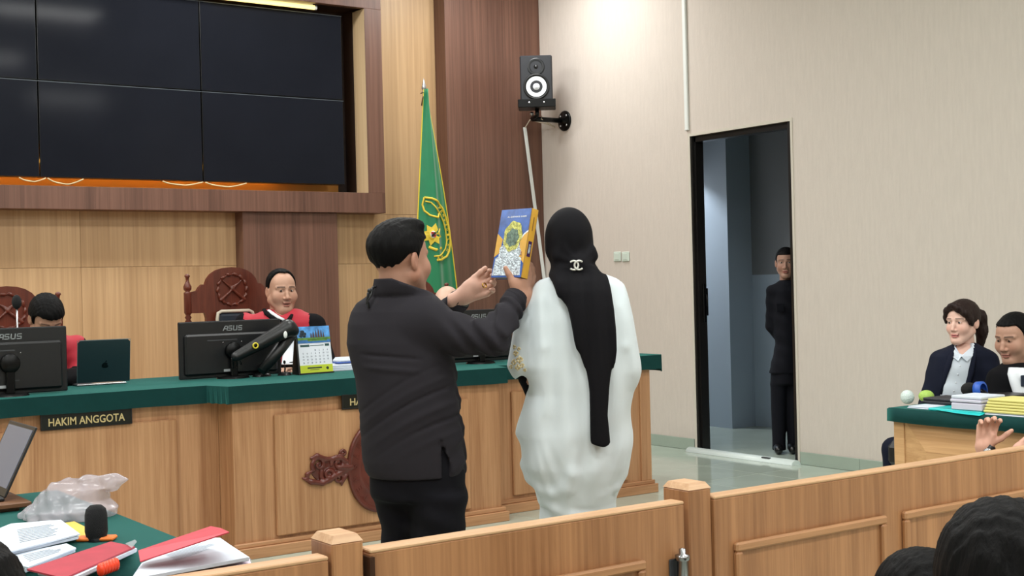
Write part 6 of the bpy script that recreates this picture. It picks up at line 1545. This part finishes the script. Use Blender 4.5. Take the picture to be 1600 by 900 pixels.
def collar_leaf(pxs):
    P = [f.hit(bz, x, y, o_) for x, y, o_ in pxs]; MB().add(P+[p+np.array([0, 0.010, 0]) for p in P], [(0, 1, 2, 3), (7, 6, 5, 4), (0, 4, 5, 1), (1, 5, 6, 2), (2, 6, 7, 3), (3, 7, 4, 0), (3, 2, 1, 0)]).obj('collar_leaf', BLOUSE, f.root, local=True)
collar_leaf([(1492, 540, 0.012), (1502, 557, 0.014), (1497, 564, 0.012), (1488, 557, 0.010)]); collar_leaf([(1502, 557, 0.014), (1521, 540, 0.012), (1520, 556, 0.010), (1511, 565, 0.012)])
for k in range(4): MB().ball(f.hit(bz, 1500-3.2*k, 572+13*k, 0.002), 0.004, 8, 5).obj('button', JWHITE, f.root, local=True)
for w_, e_, sg in ((hL, eL, 1), (hR_, eR, -1)):
    S = Sdf(w_-0.15, w_+0.15, 0.006); hand_sdf(S, w_, w_-e_+np.array([-0.02, 0, 0]), (0, 0, -1), sg, 0.9, (0.3, 0.4, 0.3)); f.skin_part(S, SK3)
core(f, rows, SK3, ch); f.body(); legs_seated(f, (rows[-1][1], 0.02), 0.50, 215, NAVY)

# the man looking down beside her
f = Fig(1590, 7.15, 'person in black gown with white bands looking down at the right edge')
hc = f.L(1585, 528, 7.15); f.head(hc, 214, 1.06, (184, 142, 122), nod=12, lids=0.0046, fat=0.006, beard=0.2, res=0.0034)
S = hair_sdf('short', 0.0045, 0.007, 0.014); strands(S, 0.0016); f.hair(S, HAIRM)
rows = [f.row(566, 1568, 1614, 0.075), f.row(572, 1560, 1626, 0.10), f.row(580, 1552, 1640, 0.125), f.row(595, 1547, 1650, 0.14), f.row(620, 1545, 1654, 0.15), f.row(680, 1546, 1654, 0.16), f.row(745, 1548, 1652, 0.16)]
S = Sdf((-0.45, -0.52, 0.3), (0.45, 0.4, rows[0][0]+0.05), 0.0075); S.loft(rows, 0.0, 2.3)
eL, eR = f.L(1545, 650, 7.2), f.L(1650, 660, 7.0); hL, hR_ = f.L(1545, 665, 6.95), f.L(1600, 668, 6.85)
ch = [[f.L(1560, 595, 7.2), eL, hL], [f.L(1640, 598, 7.1), eR, hR_]]; sleeves(S, ch, (0.065, 0.055, 0.045)); S.disp(lambda X, Y, Z: 0.003*np.sin(45*Z+25*X)*np.sin(16*X)); go = f.cloth(S, 'gown', JBLACK)
G = [[f.hit(go, x0+(x1-x0)*u, y, 0.008+0.008*math.sin(PI*u*2.5)) for u in np.linspace(0, 1, 8)] for (y, x0, x1) in ((575, 1577, 1600), (585, 1575, 1606), (600, 1579, 1612), (618, 1585, 1618), (636, 1589, 1622))]
MB().sheet(G, True, 0.006).obj('white_bands', JWHITE, f.root, local=True)
c_ = f.hit(go, 1599, 595, 0.016); MB().box(c_-(0.014, 0.006, 0.03), c_+(0.014, 0.004, 0.03), 0.003).obj('dark_badge', M('navy_badge', (30, 40, 60), 0.4), f.root, local=True)
for w_, e_, sg in ((hL, eL, 1), (hR_, eR, -1)):
    S = Sdf(w_-0.16, w_+0.16, 0.006); hand_sdf(S, w_, w_-e_+np.array([-0.05, 0, 0]), (0, 0, -1), sg, 1.05, (0.3, 0.4, 0.3)); f.skin_part(S, TAN1)
core(f, rows, TAN1, ch); f.body(); legs_seated(f, (rows[-1][1], 0.02), 0.50, 215, JBLACK)

# the guard in the doorway
GUARD = M('dark_navy_uniform', (20, 21, 28), 0.85, spec=0.15)
f = Fig(1227, 11.25, 'person in dark uniform standing behind the right side of the doorway')
hc = f.L(1228, 411, 11.25); f.head(hc, -105, 1.06, (170, 132, 114), nod=2, res=0.0045)
S = hair_sdf('short', 0.006, 0.006); f.hair(S, HAIRM)
rows = [f.row(438, 1218, 1240, 0.07), f.row(444, 1209, 1248, 0.10), f.row(454, 1206, 1252, 0.12), f.row(480, 1206, 1252, 0.135), f.row(510, 1209, 1250, 0.135), f.row(540, 1212, 1247, 0.13), f.row(562, 1207, 1249, 0.14), f.row(583, 1202, 1250, 0.145)]
S = Sdf((-0.30, -0.25, rows[-1][0]-0.03), (0.30, 0.32, rows[0][0]+0.04), 0.009); S.loft(rows, 0.0, 2.3)
ch = [[f.L(1208, 456), f.L(1206, 508, 11.32), f.L(1222, 535, 11.42)], [f.L(1249, 456), f.L(1252, 508, 11.32), f.L(1236, 535, 11.42)]]; sleeves(S, ch, (0.062, 0.052, 0.042))
S.disp(lambda X, Y, Z: 0.003*np.sin(50*Z+20*X)); f.cloth(S, 'uniform_jacket', GUARD)
MB().box(f.L(1213, 487, 11.10)-(0, 0.008, 0), f.L(1225, 474, 11.10)+(0, 0.004, 0), 0.004).obj('pocket_flap', GUARD, f.root, local=True)
S = Sdf((-0.28, -0.25, 0.02), (0.28, 0.25, rows[-1][0]+0.08), 0.011)
S.loft([f.row(575, 1205, 1248, 0.13), f.row(600, 1204, 1249, 0.13)], 0.0)
for l, r_ in (((1204, 1229)), ((1228, 1250))): S.loft([f.row(600, l, r_, 0.09), f.row(640, l+1, r_-1, 0.08), f.row(690, l+3, r_-2, 0.07), f.row(714, l+3, r_-1, 0.075)], 0.02)
f.cloth(S, 'trousers', GUARD)
S = Sdf((-0.28, -0.30, 0.0), (0.28, 0.2, 0.12), 0.009)
for px_ in (1217, 1239): b_ = f.L(px_, 712); S.cone((b_[0], 0.02, 0.045), (b_[0]-0.03, -0.15, 0.035), 0.045, 0.036, 0.01)
S.cut(lambda X, Y, Z: 0.001-Z+0*X+0*Y); f.cloth(S, 'shoes', M('black_shoe_leather', (16, 16, 17), 0.3))
for w_, sg in ((ch[0][2], 1), (ch[1][2], -1)):
    S = Sdf(w_-0.15, w_+0.15, 0.007); hand_sdf(S, w_, (0.3*sg, 0.1, -0.8), (0, -1, 0), sg, 1.0); f.skin_part(S, TAN1)
core(f, rows, TAN1, ch, z0=rows[-1][0]-0.02); S = Sdf((-0.25, -0.2, 0.05), (0.25, 0.2, rows[-1][0]+0.1), 0.014)
for px_ in (1217, 1239): S.cone((f.L(px_, 600)[0], 0, rows[-1][0]+0.02), (f.L(px_, 712)[0], 0, 0.08), 0.06, 0.04, 0.02)
S.loft([f.row(560, 1212, 1245, 0.09), f.row(600, 1210, 1244, 0.09)], 0.02); f.skin_part(S, TAN1); f.body()

# the person whose raised hands show above the railing at the right
f = Fig(1740, 5.35, 'person past the right edge, raised hands with dark watch showing above railing')
SK4 = (206, 158, 138)
hc = f.L(1745, 470, 5.35); f.head(hc, 150, 1.05, SK4, res=0.006); S = hair_sdf('full', 0.006, 0.012); f.hair(S, HAIRM)
rows = [f.row(525, 1715, 1775, 0.08), f.row(540, 1680, 1810, 0.11), f.row(560, 1668, 1822, 0.13), f.row(620, 1664, 1826, 0.15), f.row(760, 1668, 1822, 0.15), f.row(850, 1664, 1826, 0.16)]
S = Sdf((-0.60, -0.40, 0.3), (0.42, 0.35, rows[0][0]+0.05), 0.011); S.loft(rows, 0.0, 2.3)
w1 = f.L(1537, 699, 5.15); e1 = f.L(1630, 800, 5.2); w2 = f.L(1594, 704, 5.35); e2 = f.L(1660, 800, 5.4)
ch = [[f.L(1685, 575, 5.3), e1, w1+0.5*(e1-w1)], [f.L(1805, 575, 5.4), e2, w2+0.5*(e2-w2)]]; sleeves(S, ch, (0.065, 0.052, 0.045)); f.cloth(S, 'shirt', JBLACK)
S = Sdf(w1-0.16, w1+0.22, 0.004); hand_sdf(S, w1, (0.22, 0.05, 1.0), (-0.15, -1, 0.1), 1, 0.98, (0.55, 0.7, 0.5), 0.14, (0.6, 0.8, 0.1)); S.cone(e1, w1, 0.042, 0.029, 0.01); f.skin_part(S, SK4)
S = Sdf(w2-0.16, w2+0.22, 0.006); hand_sdf(S, w2, (0.8, 0.05, 0.5), (-0.15, -1, 0.1), 1, 0.98, (0.4, 0.5, 0.4)); S.cone(e2, w2, 0.042, 0.029, 0.01); f.skin_part(S, SK4)
for (w_, e_) in ((w1, e1), (w2, e2)):
    ax_ = (w_-e_)/np.linalg.norm(w_-e_); c_ = w_-ax_*0.012
    mbw = MB().lathe([(0.028, -0.016), (0.034, -0.016), (0.035, 0), (0.034, 0.016), (0.028, 0.016)], c_, ax_, 20)
    st_ = mbw.obj('watch_strap', BLACKP, f.root, local=True)
    cd = np.array([-0.5, -1, 0.2]); cd -= ax_*(cd@ax_); cd /= np.linalg.norm(cd); MB().lathe([(0, 0.009), (0.017, 0.009), (0.019, 0.0)], c_+cd*0.031, cd, 16).obj('watch_case', STEEL, st_, local=True)
core(f, rows, SK4, [[f.L(1685, 575, 5.3), e1], [f.L(1805, 575, 5.4), e2]]); f.body(); legs_seated(f, (rows[-1][1], 0.05), 0.50, 90, JBLACK)

# heads of the audience nearest the camera
def listener(px, py, D, label, k, face, t=0.016, amp=0.003, nod=0):
    f = Fig(px, D, label); hc = f.L(px, py, D); f.head(hc, face, k, (196, 156, 138), res=0.005, nod=nod)
    S = hair_sdf('full', 0.0042, t); S.ell((0, -0.02, 0.09), (0.07, 0.09, 0.055), 0.03); strands(S, amp, 150); f.hair(S, HAIRM)
    z = hc[2]; c = hc
    rows = [(z-0.20*k, c[0], c[1]-0.02, 0.07, 0.07), (z-0.24*k, c[0], c[1]-0.02, 0.15, 0.09), (z-0.29*k, c[0], c[1]-0.02, 0.20, 0.115), (z-0.42*k, c[0], c[1], 0.21, 0.13), (0.62, c[0], c[1]+0.02, 0.20, 0.14), (0.44, c[0], c[1]+0.02, 0.20, 0.15)]
    S = Sdf((c[0]-0.45, c[1]-0.4, 0.3), (c[0]+0.45, c[1]+0.5, z), 0.011); S.loft(rows, 0.0, 2.3)
    ch = [[c+np.array([sx*0.19, -0.02, -0.31*k]), np.array([c[0]+sx*0.24, c[1]+0.05, 0.66]), np.array([c[0]+sx*0.14, c[1]+0.30, 0.62])] for sx in (-1, 1)]; sleeves(S, ch, (0.06, 0.05, 0.04)); f.cloth(S, 'shirt', SHIRT)
    for sx, ar in zip((-1, 1), ch):
        S = Sdf(ar[2]-0.17, ar[2]+0.17, 0.007); hand_sdf(S, ar[2], (-0.2*sx, 1, -0.1), (0, 0, -1), sx, 1.0); f.skin_part(S, TAN1)
    core(f, rows, TAN1, ch); f.body(); legs_seated(f, (c[0], c[1]+0.02), 0.45, 90, TROUS, 0.9)
    return f
listener(1568, 940, 2.1, 'person with thick black hair seated before the railing, lower right corner', 1.12, 84, 0.018, 0.004)
listener(1437, 965, 3.0, 'person whose dark crown just shows left of the thick haired head', 1.08, 110)
listener(-55, 992, 2.1, 'person whose dark crown shows at the lower left picture corner', 1.08, 90)

# ------------------------------------------------------------------ pieces that sit on a part go under that part
UNDER = {'wreath_relief': 'carved_back', 'lid_logo': 'lid', 'lid_rim': 'lid', 'logo': 'back_cover', 'rating_label': 'back_cover', 'vent_slot': 'back_cover', 'screw': 'back_cover', 'port_bar': 'back_cover',
         'picture_sky': 'page', 'picture_water': 'page', 'picture_lawn': 'page', 'picture_temple': 'page', 'picture_tree': 'page', 'date_numbers': 'page', 'month_heading': 'page', 'strip_print': 'lime_strip',
         'badge_star': 'badge_border', 'badge_disc': 'badge_border', 'badge_red': 'badge_border', 'badge_black': 'badge_border', 'seat_cushion': 'seat_frame', 'pale_rim': 'back_cushion', 'plate_bolt': 'wall_plate',
         'tray_bolt': 'tray_lip', 'title_lettering': 'front_cover', 'medallion': 'front_cover', 'medallion_script': 'front_cover', 'painted_glare_pattern': 'front_cover', 'painted_glare_cloud': 'front_cover', 'gold_corner': 'front_cover', 'white_curve': 'front_cover',
         'spine_panel': 'spine', 'spine_panel_silver': 'spine', 'spine_title_bar': 'spine', 'button': 'blazer', 'collar_leaf': 'blazer', 'lapel': 'blazer', 'embroidery_petals': 'robe', 'embroidery_highlights': 'robe', 'brooch': 'veil',
         'black_collar': 'gown', 'white_collar': 'gown', 'white_jabot': 'gown', 'white_bands': 'gown', 'dark_badge': 'gown', 'pocket_flap': 'uniform_jacket', 'right_cuff': 'shirt', 'left_cuff': 'shirt', 'black_cord': 'shirt', 'frame': 'board', 'moulding_rail': 'board', 'moulding_stile': 'board', 'sunk_panel': 'board'}
kids = {}
for o in list(COL.objects):
    if o.parent is not None and o.parent.type == 'EMPTY': kids.setdefault(o.parent, []).append(o)
for root, ch in kids.items():
    by = {}
    for c in ch: by.setdefault(c.name.split('.')[0], c)
    for c in ch:
        b_ = c.name.split('.')[0]; tgt = UNDER.get(b_)
        if b_ == 'letter': tgt = 'board' if 'board' in by else ('badge_border' if 'badge_border' in by else 'oval_board')
        if tgt in by: c.parent = by[tgt]
